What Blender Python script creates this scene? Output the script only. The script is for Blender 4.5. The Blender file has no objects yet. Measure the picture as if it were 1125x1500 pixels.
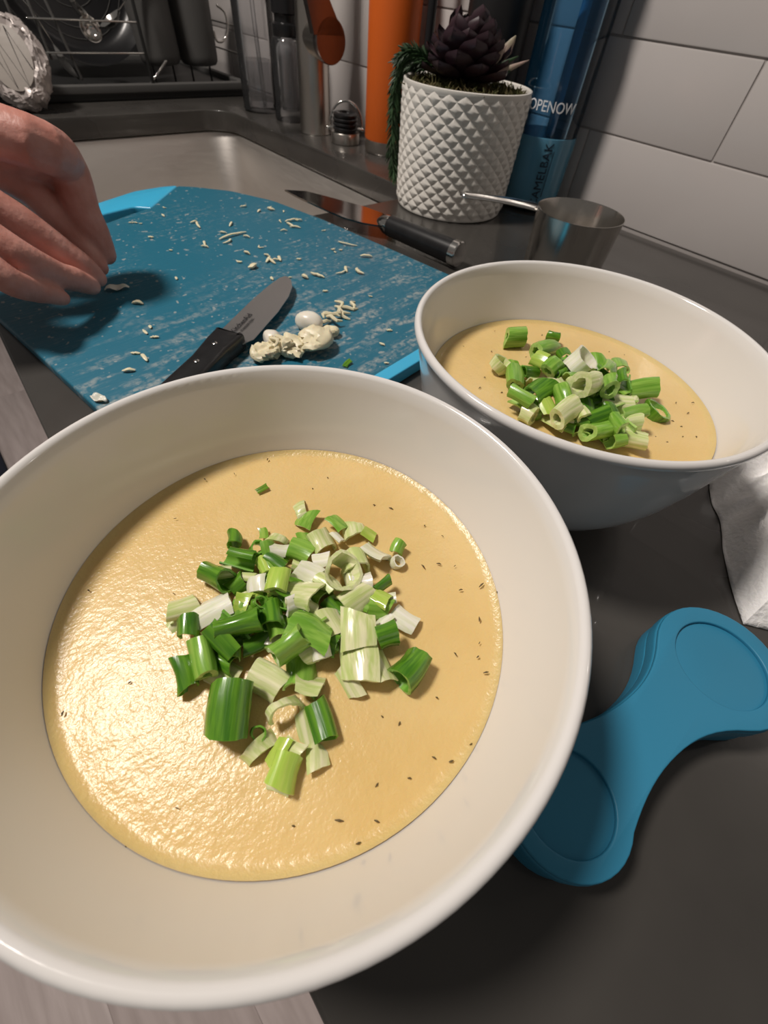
import bpy, bmesh, math, random
from mathutils import Vector, Matrix, Euler
PI = math.pi
random.seed(7)
scene = bpy.context.scene
C = scene.collection

# ---------------------------------------------------------------- camera
F_PX, IMG_W, IMG_H, CAM_H = 622.167, 1125.0, 1500.0, 0.18
CR = Vector((0.75795447, -0.64801039, 0.07474993))     # right
CD = Vector((-0.47447554, -0.62632702, -0.61853652))   # image down
CF = Vector((0.44763599, 0.43335551, -0.78219245))     # forward
cam_d = bpy.data.cameras.new('camera')
cam = bpy.data.objects.new('camera', cam_d)
C.objects.link(cam)
cam_d.sensor_fit = 'HORIZONTAL'
cam_d.sensor_width = 36.0
cam_d.lens = F_PX / IMG_W * 36.0
cam_d.clip_start = 0.005
cam_d.dof.use_dof = True
cam_d.dof.focus_distance = 0.16
cam_d.dof.aperture_fstop = 26
U = -CD
B = -CF
cam.matrix_world = Matrix(((CR.x, U.x, B.x, 0), (CR.y, U.y, B.y, 0), (CR.z, U.z, B.z, CAM_H), (0, 0, 0, 1)))
scene.camera = cam

# ---------------------------------------------------------------- light
scene.view_settings.view_transform = 'Standard'
scene.view_settings.look = 'None'
scene.view_settings.exposure = 0.0
scene.view_settings.gamma = 1.0
scene.view_settings.use_curve_mapping = False
world = bpy.data.worlds.new('room_air')
scene.world = world
world.use_nodes = True
world.node_tree.nodes['Background'].inputs[0].default_value = (1.0, 0.93, 0.86, 1)
world.node_tree.nodes['Background'].inputs[1].default_value = 0.115
def area(name, loc, target, size, energy, color):
    l = bpy.data.lights.new(name, 'AREA')
    l.shape = 'DISK'; l.size = size; l.energy = energy; l.color = color
    o = bpy.data.objects.new(name, l); C.objects.link(o)
    o.location = loc
    o.rotation_euler = (Vector(target) - Vector(loc)).to_track_quat('-Z', 'Y').to_euler()
    return o
area('ceiling_lamp', (-0.36, 0.76, 1.52), (0.15, 0.1, 0), 0.28, 27.5, (1.0, 0.92, 0.845))
pl = bpy.data.lights.new('cabinet_led', 'POINT')
pl.energy = 0.35; pl.shadow_soft_size = 0.005; pl.color = (1, 0.92, 0.85)
po = bpy.data.objects.new('cabinet_led', pl); C.objects.link(po); po.location = (0.585, -0.335, 0.45)

# ---------------------------------------------------------------- pixel helpers (photo pixel -> direction)
def ray(x, y):
    return CR * ((x - IMG_W/2)/F_PX) + CD * ((y - IMG_H/2)/F_PX) + CF
O = Vector((0, 0, CAM_H))
def P(x, y, z=0.0):
    d = ray(x, y); return O + d * ((z - CAM_H)/d.z)
def PY(x, y, Y):
    d = ray(x, y); return O + d * (Y/d.y)
def PV(x, y, c):
    n = Vector((c[0], c[1], 0)); d = ray(x, y); return O + d * (n.dot(n)/n.dot(d))

# ---------------------------------------------------------------- materials
def mat(name, col, rough=0.5, metal=0.0, var=0.0, vscale=20, bump=0.0, bscale=60, col2=None, coat=0, sss=0, stretch=(1, 1, 1), spec=0.5, trans=0.0, ior=1.45, sub_r=(1, .5, .25), detail=4, rvar=0):
    m = bpy.data.materials.new(name); m.use_nodes = True
    nt = m.node_tree; b = nt.nodes['Principled BSDF']
    b.inputs['Base Color'].default_value = (*col, 1)
    b.inputs['Roughness'].default_value = rough
    b.inputs['Metallic'].default_value = metal
    b.inputs['Specular IOR Level'].default_value = spec
    b.inputs['Coat Weight'].default_value = coat
    b.inputs['Coat Roughness'].default_value = 0.06
    b.inputs['Transmission Weight'].default_value = trans
    b.inputs['IOR'].default_value = ior
    if sss:
        b.inputs['Subsurface Weight'].default_value = sss
        b.inputs['Subsurface Radius'].default_value = sub_r
        b.inputs['Subsurface Scale'].default_value = 0.004
    if var or bump or rvar:
        tc = nt.nodes.new('ShaderNodeTexCoord'); mp = nt.nodes.new('ShaderNodeMapping')
        mp.inputs['Scale'].default_value = stretch
        nt.links.new(tc.outputs['Object'], mp.inputs[0])
    if var or rvar:
        n = nt.nodes.new('ShaderNodeTexNoise'); n.inputs['Scale'].default_value = vscale; n.inputs['Detail'].default_value = detail
        nt.links.new(mp.outputs[0], n.inputs['Vector'])
    if var:
        r = nt.nodes.new('ShaderNodeValToRGB')
        c2 = col2 or tuple(c*(1-var) for c in col)
        r.color_ramp.elements[0].position = 0.35; r.color_ramp.elements[1].position = 0.65
        r.color_ramp.elements[0].color = (*c2, 1); r.color_ramp.elements[1].color = (*col, 1)
        nt.links.new(n.outputs['Fac'], r.inputs[0]); nt.links.new(r.outputs[0], b.inputs['Base Color'])
    if rvar:
        mr = nt.nodes.new('ShaderNodeMapRange'); mr.inputs[3].default_value = max(0, rough-rvar); mr.inputs[4].default_value = rough+rvar
        nt.links.new(n.outputs['Fac'], mr.inputs[0]); nt.links.new(mr.outputs[0], b.inputs['Roughness'])
    if bump:
        n2 = nt.nodes.new('ShaderNodeTexNoise'); n2.inputs['Scale'].default_value = bscale; n2.inputs['Detail'].default_value = 5
        nt.links.new(mp.outputs[0], n2.inputs['Vector'])
        bp = nt.nodes.new('ShaderNodeBump'); bp.inputs['Strength'].default_value = bump; bp.inputs['Distance'].default_value = 0.002
        nt.links.new(n2.outputs['Fac'], bp.inputs['Height']); nt.links.new(bp.outputs[0], b.inputs['Normal'])
    return m

def tinted(name, col, gloss=0.9, rough=0.05, veil=0.0, veil_col=None):
    """thin see-through plastic or glass: tinted transparency plus a fresnel sheen (and a milky share)"""
    m = bpy.data.materials.new(name); m.use_nodes = True
    nt = m.node_tree; nt.nodes.clear()
    out = nt.nodes.new('ShaderNodeOutputMaterial')
    t = nt.nodes.new('ShaderNodeBsdfTransparent'); t.inputs[0].default_value = (*col, 1)
    g = nt.nodes.new('ShaderNodeBsdfGlossy'); g.inputs['Roughness'].default_value = rough
    fr = nt.nodes.new('ShaderNodeFresnel'); fr.inputs[0].default_value = 1.45
    mx = nt.nodes.new('ShaderNodeMixShader')
    nt.links.new(fr.outputs[0], mx.inputs[0])
    base = t
    if veil:
        d = nt.nodes.new('ShaderNodeBsdfDiffuse'); d.inputs[0].default_value = (*(veil_col or col), 1)
        m2 = nt.nodes.new('ShaderNodeMixShader'); m2.inputs[0].default_value = veil
        nt.links.new(t.outputs[0], m2.inputs[1]); nt.links.new(d.outputs[0], m2.inputs[2]); base = m2
    nt.links.new(base.outputs[0], mx.inputs[1]); nt.links.new(g.outputs[0], mx.inputs[2])
    nt.links.new(mx.outputs[0], out.inputs[0])
    return m

M = {}
M['counter'] = mat('counter_stone', (0.056, 0.052, 0.047), 0.28, coat=0.25, var=0.4, vscale=9, col2=(0.040, 0.037, 0.034), bump=0.02, bscale=300, rvar=0.06)
M['counter'].node_tree.nodes['Principled BSDF'].inputs['Coat Roughness'].default_value = 0.02
M['tile'] = mat('wall_tile_glaze', (0.54, 0.505, 0.49), 0.2, bump=0.03, bscale=12, var=0.06, vscale=5)
M['grout'] = mat('grout', (0.40, 0.37, 0.355), 0.9)
M['dark_wall'] = mat('dark_wall_paint', (0.02, 0.02, 0.02), 0.6)
M['steel'] = mat('sink_steel', (0.70, 0.66, 0.62), 0.48, 1.0, bump=0.03, bscale=80, stretch=(1, 1, 8), rvar=0.08, vscale=30)
M['chrome'] = mat('chrome', (0.75, 0.73, 0.70), 0.12, 1.0)
M['brushed'] = mat('brushed_nickel', (0.62, 0.58, 0.53), 0.28, 1.0, bump=0.05, bscale=120, stretch=(1, 1, 0.05))
M['cupsteel'] = mat('spun_steel', (0.60, 0.57, 0.53), 0.20, 1.0, bump=0.10, bscale=170, stretch=(1, 1, 0.02))
M['blade'] = mat('polished_blade', (0.62, 0.60, 0.58), 0.10, 1.0)
M['blade_satin'] = mat('satin_blade', (0.50, 0.49, 0.49), 0.33, 1.0, bump=0.04, bscale=200, stretch=(1, 12, 1))
M['porcelain'] = mat('white_porcelain', (0.745, 0.725, 0.705), 0.12, coat=0.3)
M['planter'] = mat('white_glaze', (0.70, 0.67, 0.62), 0.30)
M['black'] = mat('black_plastic', (0.012, 0.012, 0.013), 0.28)
M['black_matte'] = mat('black_coat', (0.010, 0.010, 0.011), 0.45)
M['rackblack'] = mat('rack_black', (0.018, 0.018, 0.018), 0.4)
M['greycup'] = mat('grey_coat', (0.085, 0.083, 0.080), 0.55)
M['lever'] = mat('satin_nickel', (0.27, 0.235, 0.225), 0.30, 1.0)
M['orange'] = mat('orange_powder_coat', (0.62, 0.115, 0.012), 0.42, bump=0.12, bscale=900)
M['handle'] = mat('knife_handle', (0.016, 0.016, 0.017), 0.3, var=.3, vscale=90)
M['silicone'] = mat('blue_silicone', (0.028, 0.215, 0.36), 0.48, var=0.12, vscale=12, bump=0.03, bscale=500)
M['lightblue'] = mat('light_blue_rim', (0.05, 0.42, 0.68), 0.3, sss=0.1, sub_r=(.1, .5, 1))
M['paper'] = mat('paper_towel', (0.88, 0.86, 0.85), 0.9, bump=0.5, bscale=400, sss=.05)
M['foil'] = mat('crumpled_foil', (0.46, 0.41, 0.39), 0.36, 0.25, bump=1.0, bscale=55)
M['label'] = mat('pale_wrap', (0.33, 0.295, 0.265), 0.5, bump=0.2, bscale=60)
M['ink'] = mat('dark_ink', (0.012, 0.013, 0.016), 0.5)
M['white_ink'] = mat('white_ink', (0.75, 0.77, 0.80), 0.5)
M['navy_ink'] = mat('navy_ink', (0.006, 0.02, 0.04), 0.5)
M['soil'] = mat('moss_soil', (0.10, 0.075, 0.035), 0.95, var=0.6, vscale=90, bump=1, bscale=150)
M['moss'] = mat('moss', (0.075, 0.085, 0.025), 0.9, var=0.6, vscale=60, col2=(0.10, 0.07, 0.03))
M['leaf'] = mat('purple_leaf', (0.046, 0.022, 0.030), 0.38, var=0.5, vscale=25, col2=(0.020, 0.012, 0.016))
M['pinkleaf'] = mat('pink_leaf', (0.50, 0.30, 0.32), 0.45, var=0.4, vscale=30, col2=(0.30, 0.30, 0.18))
M['greenleaf'] = mat('sprig_green', (0.034, 0.080, 0.028), 0.5, var=0.5, vscale=40)
M['garlic'] = mat('garlic', (0.80, 0.72, 0.50), 0.4, var=0.12, vscale=60, sss=0.15)
M['garlicw'] = mat('garlic_white', (0.80, 0.76, 0.66), 0.3, var=0.1, vscale=40, sss=0.2)
M['clear'] = tinted('clear_plastic', (0.96, 0.96, 0.965), rough=0.04, veil=0.03, veil_col=(.8, .8, .82))
M['soapliq'] = tinted('clear_soap', (0.86, 0.86, 0.87), rough=0.05, veil=0.22, veil_col=(.72, .71, .72))
M['bluebottle'] = tinted('blue_bottle', (0.60, 0.79, 0.92), rough=0.06, veil=0.07, veil_col=(0.03, 0.17, 0.34))
M['bluesleeve'] = tinted('blue_sleeve', (0.74, 0.88, 0.96), rough=0.1, veil=0.5, veil_col=(0.17, 0.46, 0.66))
M['straw'] = tinted('straw', (0.45, 0.65, 0.82), rough=0.1, veil=0.6, veil_col=(0.16, 0.42, 0.64))
M['cabinet'] = mat('cabinet_paint', (0.45, 0.43, 0.40), 0.5)
M['mat_navy'] = mat('navy_mat', (0.012, 0.014, 0.028), 0.8)
M['plank'] = mat('grey_oak', (0.62, 0.53, 0.51), 0.5, var=0.5, vscale=9, col2=(0.50, 0.42, 0.40), stretch=(6, 0.7, 1), bump=0.15, bscale=30)

def soup_mat():
    m = mat('cream_soup', (0.80, 0.55, 0.225), 0.27, sss=0.25, sub_r=(1, .6, .25), spec=0.5)
    nt = m.node_tree; b = nt.nodes['Principled BSDF']
    tc = nt.nodes.new('ShaderNodeTexCoord')
    n = nt.nodes.new('ShaderNodeTexNoise'); n.inputs['Scale'].default_value = 22; n.inputs['Detail'].default_value = 3
    r = nt.nodes.new('ShaderNodeValToRGB')
    r.color_ramp.elements[0].color = (0.69, 0.48, 0.188, 1); r.color_ramp.elements[1].color = (0.74, 0.54, 0.243, 1)
    r.color_ramp.elements[0].position = .35; r.color_ramp.elements[1].position = .65
    nt.links.new(tc.outputs['Object'], n.inputs['Vector']); nt.links.new(n.outputs['Fac'], r.inputs[0]); nt.links.new(r.outputs[0], b.inputs['Base Color'])
    n1 = nt.nodes.new('ShaderNodeTexNoise'); n1.inputs['Scale'].default_value = 190; n1.inputs['Detail'].default_value = 6
    n2 = nt.nodes.new('ShaderNodeTexNoise'); n2.inputs['Scale'].default_value = 900; n2.inputs['Detail'].default_value = 3
    nt.links.new(tc.outputs['Object'], n1.inputs['Vector']); nt.links.new(tc.outputs['Object'], n2.inputs['Vector'])
    a = nt.nodes.new('ShaderNodeMath'); a.operation = 'MULTIPLY_ADD'; a.inputs[1].default_value = 0.45
    nt.links.new(n2.outputs['Fac'], a.inputs[0]); nt.links.new(n1.outputs['Fac'], a.inputs[2])
    bp = nt.nodes.new('ShaderNodeBump'); bp.inputs['Strength'].default_value = 0.42; bp.inputs['Distance'].default_value = 0.0009
    nt.links.new(a.outputs[0], bp.inputs['Height']); nt.links.new(bp.outputs[0], b.inputs['Normal'])
    return m
M['soup'] = soup_mat()
M['herb'] = mat('dried_herb', (0.12, 0.085, 0.035), 0.7)

def onion_mat(name, col, col2, rough=0.25, sss=0.2):
    m = mat(name, col, rough, sss=sss, sub_r=(.6, 1, .3), coat=0.25)
    nt = m.node_tree; b = nt.nodes['Principled BSDF']
    tc = nt.nodes.new('ShaderNodeTexCoord'); mp = nt.nodes.new('ShaderNodeMapping')
    mp.inputs['Scale'].default_value = (25, 420, 420)
    n = nt.nodes.new('ShaderNodeTexNoise'); n.inputs['Scale'].default_value = 1.6; n.inputs['Detail'].default_value = 2
    r = nt.nodes.new('ShaderNodeValToRGB'); r.color_ramp.elements[0].position = .36; r.color_ramp.elements[1].position = .64
    r.color_ramp.elements[0].color = (*col2, 1); r.color_ramp.elements[1].color = (*col, 1)
    nt.links.new(tc.outputs['Object'], mp.inputs[0]); nt.links.new(mp.outputs[0], n.inputs['Vector']); nt.links.new(n.outputs['Fac'], r.inputs[0])
    nt.links.new(r.outputs[0], b.inputs['Base Color'])
    bp = nt.nodes.new('ShaderNodeBump'); bp.inputs['Strength'].default_value = 0.35; bp.inputs['Distance'].default_value = 0.0006
    nt.links.new(n.outputs['Fac'], bp.inputs['Height']); nt.links.new(bp.outputs[0], b.inputs['Normal'])
    return m
ON = {
 'dark': (onion_mat('scallion_dark', (0.125, 0.29, 0.020), (0.045, 0.150, 0.010)), onion_mat('scallion_dark_in', (0.20, 0.42, 0.06), (0.12, 0.30, 0.03))),
 'mid': (onion_mat('scallion_mid', (0.27, 0.47, 0.075), (0.14, 0.32, 0.03)), onion_mat('scallion_mid_in', (0.42, 0.60, 0.18), (0.32, 0.52, 0.12))),
 'yel': (onion_mat('scallion_lime', (0.48, 0.62, 0.12), (0.36, 0.54, 0.07)), onion_mat('scallion_lime_in', (0.68, 0.74, 0.32), (0.55, 0.66, 0.2))),
 'pale': (onion_mat('scallion_pale', (0.74, 0.74, 0.44), (0.48, 0.58, 0.20)), onion_mat('scallion_pale_in', (0.74, 0.75, 0.45), (0.60, 0.68, 0.30))),
 'white': (onion_mat('scallion_white', (0.83, 0.82, 0.70), (0.70, 0.72, 0.50)), onion_mat('scallion_white_in', (0.82, 0.80, 0.68), (0.76, 0.76, 0.58))),
}

def board_mat():
    m = mat('teal_board', (0.014, 0.132, 0.205), 0.42)
    nt = m.node_tree; b = nt.nodes['Principled BSDF']
    tc = nt.nodes.new('ShaderNodeTexCoord')
    def noise(scale, detail, stretch=(1, 1, 1), rot=0, rough=.6):
        mp = nt.nodes.new('ShaderNodeMapping'); mp.inputs['Scale'].default_value = stretch; mp.inputs['Rotation'].default_value = (0, 0, rot)
        n = nt.nodes.new('ShaderNodeTexNoise'); n.inputs['Scale'].default_value = scale; n.inputs['Detail'].default_value = detail; n.inputs['Roughness'].default_value = rough
        nt.links.new(tc.outputs['Object'], mp.inputs[0]); nt.links.new(mp.outputs[0], n.inputs['Vector']); return n
    def rng(src, a, b_, c=0, d=1):
        r = nt.nodes.new('ShaderNodeMapRange'); r.inputs[1].default_value = a; r.inputs[2].default_value = b_; r.inputs[3].default_value = c; r.inputs[4].default_value = d
        nt.links.new(src, r.inputs[0]); return r.outputs[0]
    def mul(a, b_, op='MULTIPLY'):
        x = nt.nodes.new('ShaderNodeMath'); x.operation = op; nt.links.new(a, x.inputs[0]); nt.links.new(b_, x.inputs[1]); return x.outputs[0]
    streak = noise(26, 6, (1, 4.5, 1), 0.75)
    fine = noise(210, 5)
    patch = noise(9, 3)
    dots = noise(190, 1)
    scr = noise(90, 3, (0.35, 5, 1), -0.9)
    # smears of starch that the knife dragged over the board, thickest in its own patches
    sep = nt.nodes.new('ShaderNodeSeparateXYZ'); nt.links.new(tc.outputs['Object'], sep.inputs[0])
    low = rng(sep.outputs[1], 0.0, -0.13, 0.0, 1.0)
    s1 = mul(mul(rng(streak.outputs['Fac'], .48, .62), rng(fine.outputs['Fac'], .40, .60)), low)
    s2 = mul(mul(rng(patch.outputs['Fac'], .46, .66, 0, .8), rng(fine.outputs['Fac'], .48, .62)), rng(scr.outputs['Fac'], .47, .60))
    s3 = rng(dots.outputs['Fac'], .69, .73, 0, .8)
    f = mul(mul(s1, s2, 'MAXIMUM'), s3, 'MAXIMUM')
    fx = nt.nodes.new('ShaderNodeMath'); fx.operation = 'MULTIPLY'; fx.inputs[1].default_value = 0.62; nt.links.new(f, fx.inputs[0])
    mx = nt.nodes.new('ShaderNodeMix'); mx.data_type = 'RGBA'
    mx.inputs[6].default_value = (0.014, 0.132, 0.205, 1); mx.inputs[7].default_value = (0.50, 0.48, 0.43, 1)
    nt.links.new(fx.outputs[0], mx.inputs[0]); nt.links.new(mx.outputs[2], b.inputs['Base Color'])
    bp = nt.nodes.new('ShaderNodeBump'); bp.inputs['Strength'].default_value = .25; bp.inputs['Distance'].default_value = .001
    nt.links.new(scr.outputs['Fac'], bp.inputs['Height']); nt.links.new(bp.outputs[0], b.inputs['Normal'])
    return m
M['board'] = board_mat()

def skin_mat():
    m = mat('skin', (0.62, 0.315, 0.265), 0.46, sss=0.25, sub_r=(1, .35, .2), var=.3, vscale=60, col2=(0.50, 0.215, 0.17), bump=0.28, bscale=260, stretch=(1, .5, 1))
    return m
M['skin'] = skin_mat()
M['nail'] = mat('fingernail', (0.50, 0.26, 0.21), 0.3)

# ---------------------------------------------------------------- mesh helpers
def finish(me, smooth=True, angle=40):
    me.validate(clean_customdata=False)
    me.polygons.foreach_set('use_smooth', [smooth]*len(me.polygons))
    if smooth and angle: me.set_sharp_from_angle(angle=math.radians(angle))
    me.update()
def mesh(name, verts, faces, smooth=True, angle=40):
    me = bpy.data.meshes.new(name); me.from_pydata([tuple(v) for v in verts], [], faces)
    finish(me, smooth, angle); return me
def from_bm(name, bm, smooth=True, angle=40):
    me = bpy.data.meshes.new(name); bmesh.ops.recalc_face_normals(bm, faces=bm.faces); bm.to_mesh(me); bm.free()
    finish(me, smooth, angle); return me
def ob(name, me, m, parent=None, loc=(0, 0, 0), rot=(0, 0, 0), label=None, cat=None, group=None, kind=None):
    o = bpy.data.objects.new(name, me); C.objects.link(o)
    if me is not None and m is not None:
        for x in (m if isinstance(m, (list, tuple)) else [m]):
            if len(me.materials) < (len(m) if isinstance(m, (list, tuple)) else 1): me.materials.append(x)
    o.location = loc; o.rotation_euler = rot
    if parent: o.parent = parent
    tag(o, label, cat, group, kind); return o
def tag(o, label=None, cat=None, group=None, kind=None):
    if label: o['label'] = label
    if cat: o['category'] = cat
    if group: o['group'] = group
    if kind: o['kind'] = kind
    return o
def thing(name, label, cat, loc=(0, 0, 0), rot=(0, 0, 0), group=None):
    return ob(name, None, None, None, loc, rot, label, cat, group)
def lathe_md(prof, n=64, closed=False):
    v, f = [], []
    for r, z in prof:
        for i in range(n):
            a = 2*PI*i/n; v.append((r*math.cos(a), r*math.sin(a), z))
    k = len(prof)
    for j in range(k-1 if not closed else k):
        j2 = (j+1) % k
        for i in range(n):
            i2 = (i+1) % n; f.append((j*n+i, j*n+i2, j2*n+i2, j2*n+i))
    if not closed:
        if prof[0][0] > 1e-6: f.append(tuple(reversed(range(n))))
        if prof[-1][0] > 1e-6: f.append(tuple((k-1)*n+i for i in range(n)))
    return v, f
def lathe(name, prof, n=64, closed=False, angle=40):
    v, f = lathe_md(prof, n, closed)
    bm = bmesh.new(); vs = [bm.verts.new(p) for p in v]
    for q in f:
        try: bm.faces.new([vs[i] for i in q])
        except ValueError: pass
    bmesh.ops.remove_doubles(bm, verts=bm.verts, dist=1e-6)
    return from_bm(name, bm, True, angle)
def catmull(pts, k=6):
    out = []; n = len(pts)
    for i in range(n-1):
        p0, p1, p2, p3 = pts[max(i-1, 0)], pts[i], pts[i+1], pts[min(i+2, n-1)]
        for s in range(k):
            t = s/k
            out.append(0.5*((2*p1)+(p2-p0)*t+(2*p0-5*p1+4*p2-p3)*t*t+(3*p1-p0-3*p2+p3)*t**3))
    out.append(pts[-1]); return out
def tube_bm(bm, pts, radii, n=10, cap='round', flat=1.0, up=None):
    pts = [Vector(p) for p in pts]
    if not isinstance(radii, (list, tuple)): radii = [radii]*len(pts)
    if cap == 'round':
        d0 = (pts[0]-pts[1]).normalized(); d1 = (pts[-1]-pts[-2]).normalized()
        a, ra = [], []
        for t in (80, 55, 28):
            a.append(pts[0]+d0*radii[0]*math.sin(math.radians(t))); ra.append(radii[0]*math.cos(math.radians(t)))
        b, rb = [], []
        for t in (28, 55, 80):
            b.append(pts[-1]+d1*radii[-1]*math.sin(math.radians(t))); rb.append(radii[-1]*math.cos(math.radians(t)))
        pts = a+pts+b; radii = ra+list(radii)+rb
    rings = []; u = Vector(up) if up else None
    for i, p in enumerate(pts):
        t = (pts[min(i+1, len(pts)-1)]-pts[max(i-1, 0)]).normalized()
        if u is None:
            u = t.orthogonal().normalized()
        u = (u - t*u.dot(t)).normalized(); w = t.cross(u)
        rings.append([bm.verts.new(p+(u*math.cos(2*PI*k/n)*flat+w*math.sin(2*PI*k/n))*radii[i]) for k in range(n)])
    for a, b in zip(rings, rings[1:]):
        for k in range(n): bm.faces.new((a[k], a[(k+1) % n], b[(k+1) % n], b[k]))
    bm.faces.new(list(reversed(rings[0]))); bm.faces.new(rings[-1])
def tube(name, pts, r, n=10, cap='round', flat=1.0, up=None):
    bm = bmesh.new(); tube_bm(bm, pts, r, n, cap, flat, up); return from_bm(name, bm, True, 50)
def box_bm(bm, c, s, bevel=0.0):
    g = bmesh.ops.create_cube(bm, size=1.0)
    for v in g['verts']: v.co = Vector((v.co.x*s[0]+c[0], v.co.y*s[1]+c[1], v.co.z*s[2]+c[2]))
    if bevel:
        es = list({e for v in g['verts'] for e in v.link_edges})
        bmesh.ops.bevel(bm, geom=es, offset=bevel, segments=2, affect='EDGES', profile=0.6)
def box(name, c, s, bevel=0.0):
    bm = bmesh.new(); box_bm(bm, c, s, bevel); return from_bm(name, bm, bool(bevel), 35)
def rounded(pts, rad, k=6):
    """polygon with rounded corners; rad a number or one per corner"""
    out = []; n = len(pts)
    for i in range(n):
        p = Vector((*pts[i], 0)); a = Vector((*pts[i-1], 0)); b = Vector((*pts[(i+1) % n], 0))
        r = rad[i] if isinstance(rad, (list, tuple)) else rad
        if r <= 0: out.append((p.x, p.y)); continue
        d1 = (a-p).normalized(); d2 = (b-p).normalized()
        ang = d1.angle(d2); t = min(r/math.tan(ang/2), (a-p).length*.49, (b-p).length*.49); r2 = t*math.tan(ang/2)
        c = p+(d1+d2).normalized()*(r2/math.sin(ang/2))
        s = p+d1*t-c; e = p+d2*t-c
        tot = s.angle(e); sg = 1 if s.cross(e).z > 0 else -1
        for q in range(k+1):
            th = tot*q/k*sg; out.append((c.x+s.x*math.cos(th)-s.y*math.sin(th), c.y+s.x*math.sin(th)+s.y*math.cos(th)))
    return out
def plate(name, loops, z0, z1, bevel=0.0, seg=3, angle=35):
    """flat solid with holes from closed outlines, bevelled edges"""
    cu = bpy.data.curves.new(name, 'CURVE'); cu.dimensions = '2D'; cu.fill_mode = 'BOTH'
    for lp in loops:
        s = cu.splines.new('POLY'); s.points.add(len(lp)-1); s.use_cyclic_u = True
        for q, (x, y) in zip(s.points, lp): q.co = (x, y, 0, 1)
    cu.extrude = (z1-z0)/2-bevel; cu.bevel_depth = bevel; cu.bevel_resolution = seg; cu.offset = -bevel
    o = bpy.data.objects.new(name, cu); C.objects.link(o)
    dg = bpy.context.evaluated_depsgraph_get()
    me = bpy.data.meshes.new_from_object(o.evaluated_get(dg)); me.name = name
    bpy.data.objects.remove(o); bpy.data.curves.remove(cu)
    for v in me.vertices: v.co.z += (z0+z1)/2
    me.materials.clear()
    bm = bmesh.new(); bm.from_mesh(me); bmesh.ops.remove_doubles(bm, verts=bm.verts, dist=1e-6); bm.to_mesh(me); bm.free()
    finish(me, True, angle); return me
def text_mesh(name, body, size, depth=0.0001, align='CENTER'):
    cu = bpy.data.curves.new(name, 'FONT'); cu.body = body; cu.size = size; cu.align_x = align; cu.align_y = 'CENTER'
    cu.extrude = depth; cu.resolution_u = 3
    o = bpy.data.objects.new(name, cu); C.objects.link(o)
    dg = bpy.context.evaluated_depsgraph_get()
    me = bpy.data.meshes.new_from_object(o.evaluated_get(dg)); me.name = name
    bpy.data.objects.remove(o); bpy.data.curves.remove(cu)
    me.materials.clear(); return me
def grid_surface(name, nu, nv, fn, closed_u=False, angle=60):
    v = [fn(i/(nu-(0 if closed_u else 1)), j/(nv-1)) for j in range(nv) for i in range(nu)]
    f = []
    for j in range(nv-1):
        for i in range(nu if closed_u else nu-1):
            i2 = (i+1) % nu; f.append((j*nu+i, j*nu+i2, (j+1)*nu+i2, (j+1)*nu+i))
    return mesh(name, v, f, True, angle)

# ---------------------------------------------------------------- structure
EDGE, WALL, Y0, Y1 = -0.022, 0.652, -0.75, 1.62
floor = ob('floor', box('floor', (-0.35, 1.0, -0.935), (2.4, 4.4, 0.02)), M['grout'], kind='structure')
pw, plen = 0.18, 1.2
for i in range(13):
    for k in range(5):
        x = -1.5 + i*pw + pw/2; y = -1.3 + k*plen - (i % 3)*0.4 + plen/2
        y0, y1 = max(y-plen/2, -1.2), min(y+plen/2, 3.2)
        if y1-y0 < .05: continue
        ob('plank', box('plank', (0, 0, 0), (pw-.0004, y1-y0-.0004, .014), .0003), M['plank'], floor, (x, (y0+y1)/2, -0.918))
wall = ob('wall_right', box('wall_right', (WALL+.0262, (Y0+Y1)/2, -.1), (.05, Y1-Y0, 1.62)), M['grout'], kind='structure')
TL, TH, G = 0.305, 0.0765, 0.0014
tmesh = {}
def tile_mesh(L, h):
    k = (round(L, 4), round(h, 4))
    if k not in tmesh:
        tmesh[k] = box('tile', (0, 0, 0), (.008, L-G, h-G), .0016)
    return tmesh[k]
zrow = 0.0815
rows = [(0.003, zrow)] + [(zrow+i*TH, zrow+(i+1)*TH) for i in range(7)]
for r, (z0, z1) in enumerate(rows):
    off = 0.206 if r % 2 == 1 else 0.206-TL/2
    k = math.floor((Y0-off)/TL)
    while off+k*TL < Y1:
        a, b = max(off+k*TL, Y0), min(off+(k+1)*TL, Y1); k += 1
        if b-a < .02: continue
        ob('tile', tile_mesh(b-a, z1-z0), M['tile'], wall, (WALL+.0035+random.uniform(-.0003, .0003), (a+b)/2, (z0+z1)/2), (random.uniform(-.001, .001), random.uniform(-.003, .003), random.uniform(-.003, .003)))
ob('wall_back', box('wall_back', (.355, Y1+.02, .0), (.64, .04, 1.8)), M['dark_wall'], kind='structure')

SX0, SX1, SY0, SY1 = 0.075, 0.496, 0.487, 1.03
hole = rounded([(SX0, SY0), (SX1, SY0), (SX1, SY1), (SX0, SY1)], [.03, .028, .05, .05], 8)
edge_x = lambda y: -.0265+.035*y      # the front edge is not quite parallel to the tiled wall
top = rounded([(edge_x(Y0), Y0), (WALL-.001, Y0), (WALL-.001, Y1-.001), (edge_x(Y1), Y1-.001)], 0)
ob('countertop', plate('countertop', [top, hole], -0.03, 0.0, 0.002, 2), M['counter'],
   label='dark grey stone countertop with a cut-out for the sink', cat='countertop')
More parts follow.
